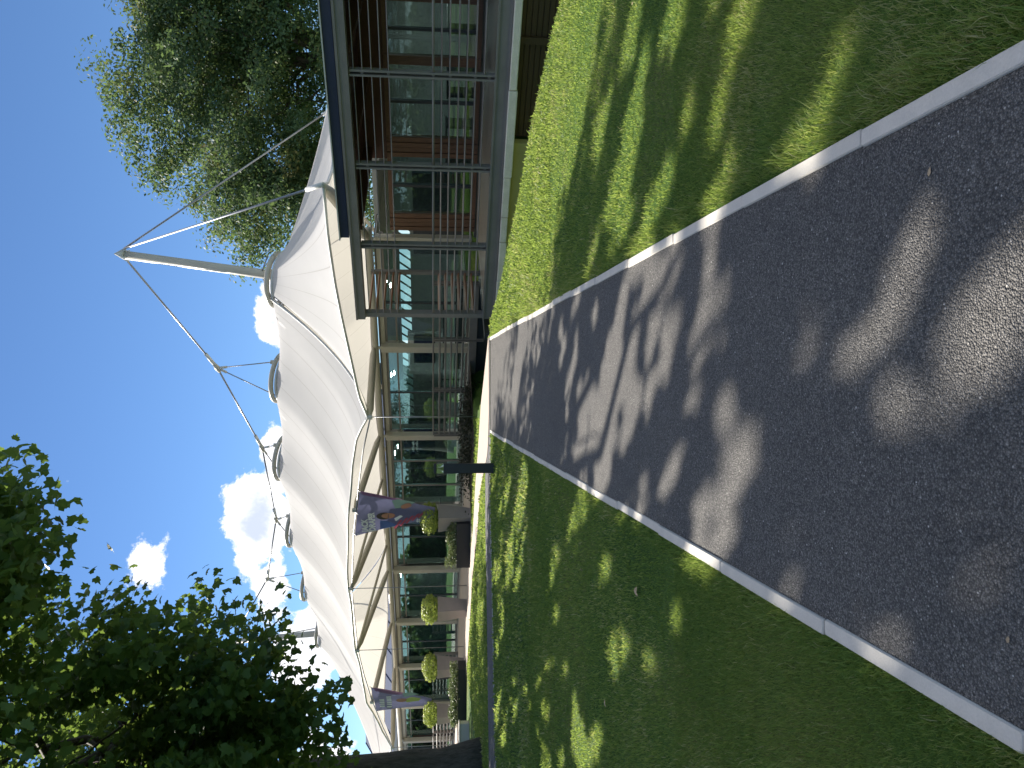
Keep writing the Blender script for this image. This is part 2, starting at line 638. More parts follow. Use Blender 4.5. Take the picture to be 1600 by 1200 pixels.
gx = axis([(-700, -100, 60), (-100, -30, 7), (-30, -10, 1), (-10, 7, .14), (7, 30, .8), (30, 100, 7), (100, 700, 60)])
gy = axis([(-700, -60, 60), (-60, -4, 4), (-4, 0, .5), (0, 19, .14), (19, 40, .6), (40, 120, 8), (120, 900, 60)])
GX, GY = np.meshgrid(gx, gy)
GZ = ground_z(GX, GY)
nx, ny = len(gx), len(gy)
V = np.stack([GX.ravel(), GY.ravel(), GZ.ravel()], 1)
ii = np.arange(ny - 1)[:, None] * nx + np.arange(nx - 1)[None, :]
F = np.stack([ii, ii + 1, ii + nx + 1, ii + nx], -1).reshape(-1, 4)
lawn = link('lawn', np_mesh('lawn', V, F, M['lawn'], smooth=True))
tag(lawn, 'mown green lawn falling away to the right', 'lawn', kind='structure')


def strip(name, left, right, m, lift, n=60, across=6):
    """paved sheet between two polylines (lists of x,y), draped on the ground"""
    def resample(pl):
        pl = np.array(pl, float)
        d = np.r_[0, np.cumsum(np.hypot(*np.diff(pl, axis=0).T))]
        t = np.linspace(0, d[-1], n)
        return np.stack([np.interp(t, d, pl[:, 0]), np.interp(t, d, pl[:, 1])], 1)
    a, b = resample(left), resample(right)
    rows = []
    for i in range(n):
        row = []
        for k in range(across + 1):
            p = a[i] + (b[i] - a[i]) * k / across
            row.append((p[0], p[1], float(ground_z(p[0], p[1])) + lift))
        rows.append(row)
    return MB().grid(rows).build(name, m, smooth=True)


# main path (1.7 m between edgings), crossing path, pale paving in front of the pavilion
path = strip('path', [(-.85, -6), (-.85, 14.0)], [(.78, -6), (.78, 1.7), (.80, 3), (.81, 14.0)], M['asphalt'], .006, 180, 4)
tag(path, 'dark asphalt path leading straight to the pavilion', 'path', kind='structure')
cross = strip('cross_path', [(-40, 8.0), (-7.0, 12.95), (-4.5, 13.5), (-2.4, 14.0), (.93, 14.05)], [(-40, 9.6), (-7.0, 14.4), (-4.8, 14.75), (-2.4, 15.3), (.1, 15.2)],
              M['asphalt2'], .012, 90, 4)
tag(cross, 'grey asphalt path crossing in front of the pavilion', 'path', kind='structure')
PF = [(.90, 14.28), (-.5, 14.2), (-1.3, 14.5), (-2.25, 16.6), (-3.47, 17.9), (-5.19, 20.3), (-7.22, 22.0), (-8.76, 23.6), (-13, 27.3), (-22, 35)]
PB = [(.93, 14.30), (.47, 15.0), (.06, 15.7), (-.45, 16.6), (-1.4, 17.5), (-2.52, 18.8), (-3.8, 19.9), (-5.6, 22.4), (-7.9, 24.8), (-12, 28.6), (-20, 35.8)]
pave = strip('paving', PF, PB, M['paving'], .02, 90, 6)
PAT = [fw(-2.6, -5.0), fw(-40, -5.2), fw(-40, -.5), fw(-2.6, -.5)]
patio = MB().grid([[fw(-2.6 - 37.4 * i / 20, -5.0 + 4.5 * j / 4, .464) for j in range(5)] for i in range(21)]).build('patio', M['paving'])
tag(patio, 'beige patio between the planters and the glazing', 'patio', kind='structure')
tag(pave, 'pinkish beige paving running along the pavilion front', 'paving', kind='structure')

# concrete edging stones, each a piece of the path
for side in (-1, 1):
    y = -.35 if side > 0 else -.1
    while y < 13.9:
        ln = .91 + rnd.uniform(-.012, .012)
        y1 = min(y + ln, 14.02)
        mb = MB().box(-.029, .029, 0, y1 - y - .006, -.11, .016 + rnd.uniform(-.004, .005), .006)
        o = mb.build('kerb_stone', M['kerb'], path)
        xk = float(np.interp(y + .4, [0, 1.7, 3, 5, 14], [.785, .80, .826, .826, .838])) if side > 0 else -.872
        o.location = (xk + rnd.uniform(-.006, .006), y, float(ground_z(0, y + .4)) - .0132)
        o.rotation_euler = (math.atan(.033), 0, rnd.uniform(-.006, .006))
        y = y1
for pts in ([(-7.0, 12.9), (-4.5, 13.45), (-2.4, 13.95), (-.95, 13.99)],):
    for (xa, ya), (xb, yb) in zip(pts[:-1], pts[1:]):
        n = max(1, round(math.hypot(xb - xa, yb - ya) / .91))
        for k in range(n):
            p0 = Vector((xa + (xb - xa) * k / n, ya + (yb - ya) * k / n))
            p1 = Vector((xa + (xb - xa) * (k + 1) / n, ya + (yb - ya) * (k + 1) / n))
            o = MB().box(0, (p1 - p0).length - .006, -.028, .028, -.1, .012, .006).build('kerb_stone', M['kerb'], cross)
            o.location = (p0.x, p0.y, float(ground_z(p0.x, p0.y)) + .004)
            o.rotation_euler = (0, 0, math.atan2(p1.y - p0.y, p1.x - p0.x))

# ------------------------------------------------------------------ right pavilion with the slatted terrace
tp = froot('terrace_pavilion', 4.0, -4.0)
tag(tp, 'low pavilion with slatted grey terrace screen and cedar framed windows on the right', 'building')
BAY = 1.74
NB = 7
XE = BAY * NB
SG, SD = M['steel_grey'], M['steel_dark']
# everything below in the local frame of tp: x right from the end post, y=0 the screen, y=4 the glazed wall
for j in range(NB + 1):
    x = j * BAY
    mb = MB()
    if j == 0:
        mb.box(-.05, .05, -.06, .10, -.9, 3.0)
    else:
        mb.box(x - .058, x - .022, -.065, .075, .36, 2.97)
        mb.box(x + .022, x + .058, -.065, .075, .36, 2.97)
        for z in (.5, .75, 1.2, 1.5, 2.29, 2.75):
            mb.box(x - .021, x + .021, -.03, .03, z - .025, z + .025)
    mb.build('post', SG, tp)
SLZ = [2.90, 2.75, 2.59, 2.435, 2.285, 1.353, 1.206, 1.05, .903, .747, .594]
sm = None
for j in range(NB):
    for z in SLZ:
        if sm is None:
            mb = MB()
            w = BAY - .125
            b0 = [(-.055, -.008), (-.045, -.015), (.05, .004), (.055, .012), (.045, .015), (-.05, .002)]
            mb.v = [(0, y, zz) for y, zz in b0] + [(w, y, zz) for y, zz in b0]
            mb.f = [(0, 1, 2, 3, 4, 5), (11, 10, 9, 8, 7, 6)] + [(i, i + 6, (i + 1) % 6 + 6, (i + 1) % 6) for i in range(6)]
            sm = mb.mesh('slat', SG)
        o = link('slat', sm, tp, (j * BAY + .062, 0, z + rnd.uniform(-.003, .003)))
    rail = MB().tube([(j * BAY + .06, -.03, 1.5), ((j + 1) * BAY - .06, -.03, 1.5)], .024, 10).build('handrail', SG, tp, True)
# head beam and deck edge beam
MB().box(-.075, XE + .1, -.12, .14, 2.985, 3.17).box(-.075, XE + .1, -.145, -.121, 3.14, 3.185).build('head_beam', SG, tp)
eb = MB()
eb.box(-.04, XE, -.10, -.055, .16, .40).box(-.04, XE, -.13, -.101, .37, .41).box(-.04, XE, -.13, -.101, .155, .19).build('edge_beam', SG, tp)
# deck boards run along the screen
bm_ = MB().box(-.03, XE, 0, .138, .34, .375).mesh('deck_board', M['deck'])
for k in range(27):
    link('deck_board', bm_, tp, (0, -.05 + k * .148, 0))
# roof with navy fascia and red timber soffit
rf = MB().box(1.95, XE + .3, -.10, 5.2, 3.20, 3.37).build('roof', M['navy'], tp)
MB().box(1.90, XE + .35, -.14, 5.25, 3.372, 3.395).build('roof_edge', M['steel_white'], rf)
MB().box(1.90, XE + .2, -.02, 4.0, 3.171, 3.197).build('soffit', M['soffit'], tp)
for k in range(8):
    MB().box(2.0 + k * BAY, 2.12 + k * BAY, .15, 3.95, 2.95, 3.17).build('rafter', M['soffit'], tp)
MB().box(1.85, XE + .2, 3.9, 4.3, 2.62, 3.17).build('head_panel', M['soffit'], tp)
# cedar window wall at y=4: posts, sills, panes
CX = [(-.14, .34, True), (1.88, 2.38, True), (4.08, 4.28, False), (5.4, 5.9, True), (7.5, 7.7, False), (9.2, 9.7, True), (11.2, 11.4, False)]
for x0, x1, fluted in CX:
    mb = MB()
    if fluted:
        n = 4
        w = (x1 - x0) / n
        for k in range(n):
            mb.box(x0 + k * w + .008, x0 + (k + 1) * w - .008, 3.93 + (k % 2) * .02, 4.1, .42, 2.62)
        mb.box(x0, x1, 3.97, 4.12, .42, 2.62)
    else:
        mb.box(x0, x1, 3.92, 4.12, .42, 2.62, .01)
    mb.build('cedar_post', M['cedar'], tp)
for (a0, a1, _), (b0, b1, _) in zip(CX[:-1], CX[1:]):
    wn = MB().box(a1, b0, 3.95, 4.08, .42, .54).build('window', M['cedar'], tp)
    MB().box(a1, b0, 3.95, 4.08, 2.5, 2.62).build('head', M['cedar'], wn)
    MB().box(a1, b0, 4.01, 4.018, .54, 2.5).build('pane', M['glass'], wn)
    xm = (a1 + b0) / 2
    MB().box(xm - .03, xm + .03, 3.96, 4.07, .54, 2.5).build('mullion', M['steel_dark'], wn)
# room behind
rm = MB().box(-.4, XE, 4.1, 10.2, .30, .42).build('room_floor', M['in_floor'], tp)
MB().box(-.4, XE, 10.2, 10.4, .3, 3.2).build('room_wall', M['in_wall'], tp)
MB().box(XE, XE + .2, 4.1, 10.4, .3, 3.2).build('room_wall', M['in_wall'], tp)
MB().box(-.6, 1.95, 5.2, 10.4, 3.0, 3.12).box(1.95, XE, 5.26, 10.4, 3.0, 3.12).build('ceiling', M['in_wall'], tp)
dl = MB().tube([(0, 0, 0), (0, 0, -.012)], .085, 12).mesh('downlight', M['downlight'])
for k in range(6):
    link('downlight', dl, tp, (1 + k * 1.9, 6.2 + (k % 2) * 1.4, 2.99))
for x, y, w, d, h, m in ((1.2, 6.5, 1.2, .7, .75, 'in_dark'), (3.2, 5.6, .7, .7, .75, 'in_dark'), (4.9, 6.2, 1.4, .8, .74, 'pale'), (8.4, 5.8, 1.3, .7, .75, 'in_dark'), (6.9, 7.5, .9, .5, 1.6, 'in_brick')):
    t = froot('cafe_table' if h < 1 else 'display_cabinet', 4 + x, -4 + y, .42)
    if h < 1:
        MB().box(-w / 2, w / 2, -d / 2, d / 2, h - .04, h, .01).build('table_top', M[m], t)
        for sx in (-1, 1):
            MB().box(sx * (w / 2 - .06) - .03, sx * (w / 2 - .06) + .03, -d / 2 + .05, d / 2 - .05, 0, h - .041).build('leg', M['steel_dark'], t)
    else:
        MB().box(-w / 2, w / 2, -d / 2, d / 2, 0, h, .01).build('carcass', M[m], t)
        for kz in range(3):
            MB().box(-w / 2 + .04, w / 2 - .04, -d / 2 - .02, -d / 2 - .002, .1 + kz * .5, .52 + kz * .5).build('door', M['in_dark'], t)
    names = {1.2: 'dark table inside the cedar windows, nearest the end of the terrace', 3.2: 'small square table inside the cedar windows', 4.9: 'pale topped table inside the cedar windows',
             8.4: 'dark table inside the cedar windows at the picture edge', 6.9: 'red brown cabinet standing inside the cedar windowed room'}
    tag(t, names[x], 'table' if h < 1 else 'cabinet')
# return screen with cedar slats at the terrace end
MB().box(-.04, .04, 1.66, 1.76, .16, 2.97).build('return_post', SG, tp)
rs = MB().box(-.055, .055, 0, 1.50, -.016, .016).mesh('return_slat', M['cedar_slat'])
for z in SLZ:
    o = link('return_slat', rs, tp, (0, .13, z + .012))
    o.rotation_euler = (0, R(18), 0)
MB().tube([(0, .12, 1.5), (0, 1.65, 1.5)], .022, 8).build('return_rail', SG, tp, True)
# stone coping, undercroft wall and dark boards
x = -.55
while x < XE:
    w = rnd.uniform(.5, .95) if x < 3 else rnd.uniform(1.4, 1.9)
    mb = MB().box(x, x + w - .012, -.20 + rnd.uniform(-.015, .015), .25, .0 + rnd.uniform(-.012, .008), .15 + rnd.uniform(-.01, 0), .014)
    mb.build('coping_stone', M['coping'], tp)
    x += w
MB().box(-.72, -.52, .0, 3.2, -1.6, .33).build('end_wall', M['steel_dark'], tp)
MB().box(-.5, 4.0, .02, .22, -1.6, -.001).build('undercroft_wall', M['olive'], tp)
MB().box(4.0, XE, .35, .5, -1.6, -.02).build('undercroft_back', M['in_dark'], tp)
bb = MB().box(4.02, XE, 0, .03, 0, .092, .006).mesh('board', M['brown_board'])
for k in range(14):
    link('board', bb, tp, (0, .29, -1.42 + k * .1))
MB().box(5.75, 5.87, .2, .3, -1.6, -.03).build('undercroft_post', M['brown_board'], tp)

# ------------------------------------------------------------------ main glazed pavilion under the tent
gp = froot('glazed_pavilion')
tag(gp, 'long single storey glazed pavilion with cream columns beneath the white tent', 'building')
CB, ZD, ZT = 3.63, .48, 3.02
NC0, NC1 = -1, 10
MB().box(-NC1 * CB - 1, .6, -.55, 9.0, -.2, ZD).build('plinth', M['plinth'], gp)
cm_ = MB().box(-.11, .11, -.11, .11, 0, ZT - ZD - .002, .02).mesh('column', M['steel_cream'])
for k in range(NC0, NC1 + 1):
    c = link('column', cm_, gp, (-k * CB, -.12, ZD + .002))
    MB().tube([(0, 0, ZT - ZD), (0, 0, ZT - ZD + .14)], .05, 8).build('pin', M['steel_white'], c)
MB().tube([(-NC1 * CB, -.12, ZT + .16), (CB + .3, -.12, ZT + .16)], .095, 12).build('eave_tube', M['steel_cream'], gp, True)
MB().box(-NC1 * CB, CB, -.02, .16, ZT - .12, ZT).build('head_channel', M['steel_cream'], gp)
MB().box(-NC1 * CB, CB, -.06, 9, ZT + .012, ZT + .05).build('roof', M['steel_grey'], gp)
MB().box(-NC1 * CB, CB, .17, 8.79, ZT - .01, ZT + .01).build('ceiling', M['in_white'], gp)
# glazing bay by bay: frame, transom, mullions, panes
for k in range(NC0, NC1):
    xr, xl = -k * CB - .12, -(k + 1) * CB + .12
    if k == -1:
        xl, xr = .12, CB + .1
    zt = 2.56 if k < 2 else 2.62
    win = MB().box(xl, xr, .02, .10, ZD, ZD + .06).build('window', M['steel_grey'], gp)
    MB().box(xl, xr, .02, .10, 2.83, 2.90).build('head', M['steel_grey'], win)
    MB().box(xl, xr, .03, .09, zt - .025, zt + .025).build('transom', M['steel_grey'], win)
    cuts = {-1: [.62], 0: [.52], 1: [.36, .72], 2: [.3, .5], 3: [.55], 4: [.5], 5: [.4], 6: [.5], 7: [.35], 8: [.5], 9: [.5]}[k]
    xs = [xr] + [xr + (xl - xr) * c for c in cuts] + [xl]
    for xm in xs[1:-1]:
        MB().box(xm - .025, xm + .025, .025, .095, ZD + .06, 2.83).build('mullion', M['steel_dark'] if k != 1 else M['steel_grey'], win)
    for a, b in zip(xs[:-1], xs[1:]):
        MB().box(b + .026, a - .026, .056, .062, ZD + .06, zt - .025).build('pane', M['glass'], win)
        MB().box(b + .026, a - .026, .056, .062, zt + .025, 2.83).build('pane', M['glass'], win)
# interior shell: floor is the plinth; rear wall with a clerestory strip, partitions
MB().box(-NC1 * CB, CB, 8.8, 9.0, ZD, 2.42).build('rear_wall', M['in_wall'], gp)
MB().box(-NC1 * CB, CB, 8.8, 9.0, 2.86, ZT).build('rear_wall', M['in_wall'], gp)
MB().box(-NC1 * CB, -12.6, 8.8, 9.0, 2.421, 2.859).build('rear_wall', M['in_wall'], gp)
MB().box(-.9, CB, 8.8, 9.0, 2.421, 2.859).build('rear_wall', M['in_wall'], gp)
for k in range(26):
    o = MB().box(-.02, .02, 8.82, 8.9, -.33, .33).build('clerestory_bar', M['steel_dark'], gp, loc=(-1.0 - k * .45, 0, 2.64))
    o.rotation_euler = (0, R(38), 0)
MB().box(-5.3, -3.3, 5.0, 5.15, ZD, 2.45).build('partition', M['in_wall'], gp)
MB().box(-12.5, -8.3, 5.5, 5.65, ZD, 2.5).build('partition', M['in_dark'], gp)
MB().box(-24, -17, 4.0, 4.15, ZD, 2.6).build('partition', M['in_wall'], gp)
MB().box(-30.5, -24.8, 1.2, 1.35, ZD, 2.6).build('partition', M['in_brick'], gp)
MB().box(-.5, 2.6, 6.0, 6.15, ZD, 2.2).build('partition', M['in_dark'], gp)
for k in range(14):
    link('downlight', dl, gp, (1.5 - k * 1.35, 1.6 + (k % 3) * 1.7, ZT - .012))


def inside(name, X, Y, label, cat):
    return tag(froot(name, X, Y, ZD), label, cat)


t = inside('reception_counter', -.9, 2.6, 'long white counter inside the glazing behind the grey balustrade', 'counter')
MB().box(-1.9, 1.0, -.3, .3, 0, .30).build('kick_plate', M['in_dark'], t)
MB().box(-1.95, 1.05, -.34, .34, .301, .66, .01).build('front_panel', M['in_white'], t)
MB().box(-1.9, 1.0, -.36, .36, .661, .70, .01).build('counter_top', M['in_dark'], t)
t = inside('wall_screen', -4.0, 4.9, 'black square television on a pale partition inside the glazing', 'television')
MB().box(-.62, .62, -.06, .06, .95, 1.75, .01).build('casing', M['black'], t)
MB().box(-.58, .58, -.065, -.061, .99, 1.71).build('display', M['screen_blue'], t)
t = inside('poster_board', -6.1, 2.2, 'dark poster board with rows of white print seen behind the bollard', 'poster')
MB().box(-.75, .75, -.03, .03, .95, 2.1).build('board', M['screen_blue'], t)
for k in range(2):
    for q in range(9):
        hgt = .07 + .02 * ((q * 7) % 3)
        MB().box(-.62 + q * .085, -.565 + q * .085, -.034, -.031, 1.72 - k * .14, 1.72 - k * .14 + hgt * .9).build('print', M['pale'], t)
MB().box(-.1, .32, -.034, -.031, 2.0, 2.02).build('print', M['pale'], t)
t = inside('white_bench', -6.0, 1.2, 'long white bench seen low inside the glazing right of the bollard', 'bench')
MB().box(-1.5, 1.6, -.25, .25, .18, .52, .02).build('seat', M['in_white'], t)
for sx in (-1.3, 1.4):
    MB().box(sx - .05, sx + .05, -.2, .2, 0, .179).build('leg', M['in_dark'], t)
for i, (X, Y, lab) in enumerate(((-2.6, 1.5, 'dark cafe table inside the glazing behind the thin tie rod'), (-9.3, 1.6, 'dark cafe table inside the glazing left of the hanging banner'),
                                 (-13.0, 1.8, 'dark cafe table inside the glazing behind the second round bush'))):
    t = inside('cafe_table', X, Y, lab, 'table')
    MB().tube([(0, 0, .72), (0, 0, .75)], .4, 20).build('table_top', M['in_dark'], t)
    MB().tube([(0, 0, .02), (0, 0, .719)], .03, 8).build('stem', M['steel_dark'], t)
    MB().tube([(0, 0, 0), (0, 0, .019)], .25, 16).build('foot', M['steel_dark'], t)


# balustrades in front of the glazing
def balustrade(X0, n, label, ground=-.0, bay=1.85, y=-1.0, foot=None):
    o = froot('balustrade', X0, y)
    tag(o, label, 'balustrade')
    for j in range(n + 1):
        x = -j * bay
        MB().box(x - .045, x - .015, -.05, .05, .1, 1.48).box(x + .015, x + .045, -.05, .05, .1, 1.48).box(x - .014, x + .014, -.03, .03, .5, .56).box(x - .014, x + .014, -.03, .03, 1.1, 1.16).build('post', SG, o)
    me = MB().box(.05, bay - .05, -.045, .045, -.02, .02, .006).mesh('slat', SG)
    for j in range(n):
        for z in (1.32, 1.16, 1.0, .84, .68):
            q = link('slat', me, o, (-(j + 1) * bay, 0, z))
            q.rotation_euler = (R(14), 0, 0)
        MB().tube([(-(j + 1) * bay + .0, 0, 1.5), (-j * bay, 0, 1.5)], .026, 10).build('handrail', SG, o, True)
        MB().box(-(j + 1) * bay + .05, -j * bay - .05, -.06, .06, .30, .50).build('edge_beam', SG, o)
    if foot:
        MB().box(-n * bay - .1, .6, .02, .4, foot, .29).build('base_wall', M['steel_dark'], o)
    return o


balustrade(2.85, 3, 'grey slatted balustrade beside the end of the terrace screen', foot=-1.45)
balustrade(-20.9, 4, 'grey slatted balustrade at the far left of the glazing')
balustrade(-15.6, 1, 'short grey slatted balustrade between the second and third bushes')

# ------------------------------------------------------------------ tensile tent with masts and cables
tt = froot('tent_canopy')
tag(tt, 'white tensile membrane canopy hung from steel masts above the pavilion', 'canopy')
YR = .93
RX = [1.63, -2.04, -5.68, -9.41, -12.95, -16.5]
RZ = [5.95, 6.33, 6.72, 6.76, 6.60, 6.40]
TX = [.95, -2.65, -6.24, -9.8, -13.4, -17.2]
EX = [-17.2, -16.2, -15.0, -14, -12, -8.94, -5.58, -3.23, -1.91, -1.07, -.05, .5, .95]
EZ = [3.15, 3.50, 3.75, 3.9, 4.05, 4.14, 4.08, 3.9, 3.72, 3.63, 3.46, 3.28, 3.10]
RAD = .74
TILT = .2


def ring_pt(k, dx, dy, off=0.0):
    return (RX[k] + dx, YR + dy, RZ[k] - TILT * dy + off)


def top_at(X):
    """ridge start (distance from ridge, height offset function) for a section at X"""
    k = int(np.argmin([abs(X - r) for r in RX]))
    d = abs(X - RX[k])
    if d < RAD:
        return math.sqrt(RAD * RAD - d * d), k, 0.0
    # saddle between rings
    lo = max([i for i in range(6) if RX[i] >= X] or [0])
    hi = min(lo + 1, 5)
    f = (RX[lo] - RAD - X) / max(1e-6, (RX[lo] - RX[hi] - 2 * RAD))
    f = min(max(f, 0), 1)
    z = RZ[lo] * (1 - f) + RZ[hi] * f - .22 * math.sin(math.pi * f) - .02
    return 0.0, -1, z


def edge_pt(Xt, side):
    Xe = -float(np.interp(-Xt, [-r for r in RX], [-t for t in TX]))
    i = int(np.searchsorted([-t for t in TX], -Xe, side='right')) - 1
    i = min(max(i, 0), 4)
    f = (TX[i] - Xe) / (TX[i] - TX[i + 1])
    sc_ = .28 * math.sin(math.pi * min(max(f, 0), 1))
    if side < 0:
        z = float(np.interp(Xe, EX, EZ))
        return (Xe, YR - 5.02 + sc_, z)
    return (Xe, YR + 5.05 - sc_, 3.86 + .10 * sc_)


NSEC, NPR = 150, 22
secs = [RX[0] + (RX[5] - RX[0]) * i / NSEC for i in range(NSEC + 1)]
# make sure ring borders are hit exactly
secs = sorted(set([round(s, 4) for s in secs] + [round(r + d, 4) for r in RX for d in (-RAD, RAD, -RAD * .995, RAD * .995, -RAD * .97, RAD * .97) if RX[5] <= r + d <= RX[0]]), reverse=True)


def profile(t, k):
    return (1 - t) ** k


def ridge_z(X):
    """ring height interpolated along the ridge, sagging softly between the rings"""
    z = float(np.interp(-X, [-r for r in RX], RZ))
    i = int(np.clip(np.searchsorted([-r for r in RX], -X, side='right') - 1, 0, 4))
    f = (RX[i] - X) / (RX[i] - RX[i + 1])
    return z - .15 * math.sin(math.pi * f) ** 1.5


def build_side(side):
    rows, tint = [], []
    for X in secs:
        q0, k, _ = top_at(X)
        e = edge_pt(X, side)
        zr = ridge_z(X)
        w_ = abs(e[1] - YR)
        row = []
        for j in range(NPR + 1):
            t = (j / NPR) ** 1.15
            q = q0 + (w_ - q0) * t
            u = (w_ - q) / (w_ - RAD)
            g = u ** 1.45 if u <= 1 else 1 + .55 * (u - 1) - 1.6 * (u - 1) ** 2
            z = e[2] + (zr - .13 - e[2]) * g - TILT * side * RAD * max(0, min(1, u)) ** 3 * (1 if u <= 1 else max(0, 1 - (u - 1) / .23))
            row.append((X + (e[0] - X) * (q / w_), YR + side * q, z))
            tint.append((X - RX[0]) / .91)
        rows.append(row)
    if side > 0:
        rows = rows[::-1]
        tint = list(np.array(tint).reshape(len(rows), -1)[::-1].ravel())
    mb = MB().grid(rows)
    me = np_mesh('membrane', np.array(mb.v), np.array(mb.f), M['membrane'], np.array(tint), True)
    return link('membrane', me, tt)


build_side(-1)
build_side(1)
# end fan round the first mast ring, out to the two corner points on the right
A1, A2 = (7.1, -4.09, 3.61), (7.6, 6.2, 4.15)
fan = [(.95, -4.09, 3.10), (1.5, -3.95, 3.29), (2.23, -3.85, 3.38), (3.0, -3.8, 3.47), (3.68, -3.8, 3.54), (4.68, -3.85, 3.61), (5.85, -3.95, 3.64), A1,
       (6.6, -3.0, 3.68), (6.15, -1.5, 3.78), (5.95, .5, 3.9), (6.05, 2.5, 3.98), (6.6, 4.6, 4.08), A2, (6.0, 6.0, 4.05), (4.0, 5.85, 3.95), (2.2, 5.9, 3.88), (.95, 5.98, 3.86)]
fp = np.array(fan)
dd = np.r_[0, np.cumsum(np.linalg.norm(np.diff(fp, axis=0), axis=1))]
ts = np.linspace(0, dd[-1], 90)
fp = np.stack([np.interp(ts, dd, fp[:, i]) for i in range(3)], 1)
rows, tint = [], []
for i, e in enumerate(fp):
    a0 = math.atan2(e[1] - YR, e[0] - RX[0])
    if i == 0:
        a0 = -math.pi / 2
    if i == len(fp) - 1:
        a0 = math.pi / 2
    p0 = ring_pt(0, RAD * math.cos(a0), RAD * math.sin(a0), -.13)
    rows.append([])
    for j in range(NPR + 1):
        t = (j / NPR) ** 1.25
        rows[-1].append((p0[0] + (e[0] - p0[0]) * t, p0[1] + (e[1] - p0[1]) * t, e[2] + (p0[2] - e[2]) * profile(t, 1.55)))
        tint.append(i * .2 + .25)
mb = MB().grid(rows)
link('membrane', np_mesh('membrane', np.array(mb.v), np.array(mb.f), M['membrane'], np.array(tint), True), tt)
# far fan beyond the second mast
far = [(-17.2, -4.09, 3.15), (-20, -3.7, 3.6), (-23.5, -4.1, 3.7), (-22.3, .9, 3.9), (-23.5, 6, 4.0), (-20, 5.7, 3.9), (-17.2, 5.98, 3.86)]
fq = np.array(far)
dd = np.r_[0, np.cumsum(np.linalg.norm(np.diff(fq, axis=0), axis=1))]
ts = np.linspace(0, dd[-1], 60)
fq = np.stack([np.interp(ts, dd, fq[:, i]) for i in range(3)], 1)[::-1]
rows, tint = [], []
for i, e in enumerate(fq):
    a0 = math.atan2(e[1] - YR, e[0] - RX[5])
    p0 = ring_pt(5, RAD * math.cos(a0), RAD * math.sin(a0), -.13)
    if i == 0:
        p0 = ring_pt(5, 0, RAD, -.13)
    if i == len(fq) - 1:
        p0 = ring_pt(5, 0, -RAD, -.13)
    rows.append([])
    for j in range(NPR + 1):
        t = (j / NPR) ** 1.25
        rows[-1].append((p0[0] + (e[0] - p0[0]) * t, p0[1] + (e[1] - p0[1]) * t, e[2] + (p0[2] - e[2]) * profile(t, 1.55)))
        tint.append(i * .25 + .25)
mb = MB().grid(rows)
link('membrane', np_mesh('membrane', np.array(mb.v), np.array(mb.f), M['membrane'], np.array(tint), True), tt)

# steel eye rings
for k in range(6):
    pts = [ring_pt(k, RAD * math.cos(a), RAD * math.sin(a)) for a in np.linspace(0, 2 * math.pi, 37)]
    rg = MB().tube(pts, .075, 10, False).build('ring', M['steel_cream'], tt, True)
    pts = [ring_pt(k, (RAD + .02) * math.cos(a), (RAD + .02) * math.sin(a), -.15) for a in np.linspace(0, 2 * math.pi, 37)]
    MB().tube(pts, .045, 8, False).build('clamp_ring', M['steel_white'], rg, True)
# edge cables in the hem
pts = [edge_pt(X, -1) for X in secs]
MB().tube(pts, .035, 6).build('hem_cable', M['steel_white'], tt, True)
pts = [edge_pt(X, 1) for X in secs]
MB().tube(pts, .035, 6).build('hem_cable', M['steel_white'], tt, True)
MB().tube([tuple(p) for p in fp], .035, 6).build('hem_cable', M['steel_white'], tt, True)
MB().tube([tuple(p) for p in fq], .035, 6).build('hem_cable', M['steel_white'], tt, True)
# valley cable from the first ring to the low corner
vp = []
for j in range(15):
    t = j / 14
    p0, e = ring_pt(0, -.15, -RAD, -.1), (.95, -4.09, 3.08)
    vp.append((p0[0] + (e[0] - p0[0]) * t, p0[1] + (e[1] - p0[1]) * t, e[2] + (p0[2] - e[2]) * profile(t, 1.55) + .03))
MB().tube(vp, .03, 6).build('valley_cable', M['steel_white'], tt, True)
# low front tie cable from corner to corner in front of the hem
cb = [(.95, -4.12, 3.04), (-.2, -4.1, 3.28), (-1.67, -4.09, 3.49), (-3.58, -4.09, 3.74), (-5.2, -4.09, 3.88), (-6.24, -4.09, 3.98), (-8.0, -4.0, 4.02), (-9.8, -4.09, 4.02), (-11.5, -4.05, 3.92), (-13.4, -4.09, 3.72), (-15.5, -4.08, 3.42), (-17.2, -4.12, 3.10)]
MB().tube(cb, .02, 6).build('tie_cable', M['cable'], tt, True)
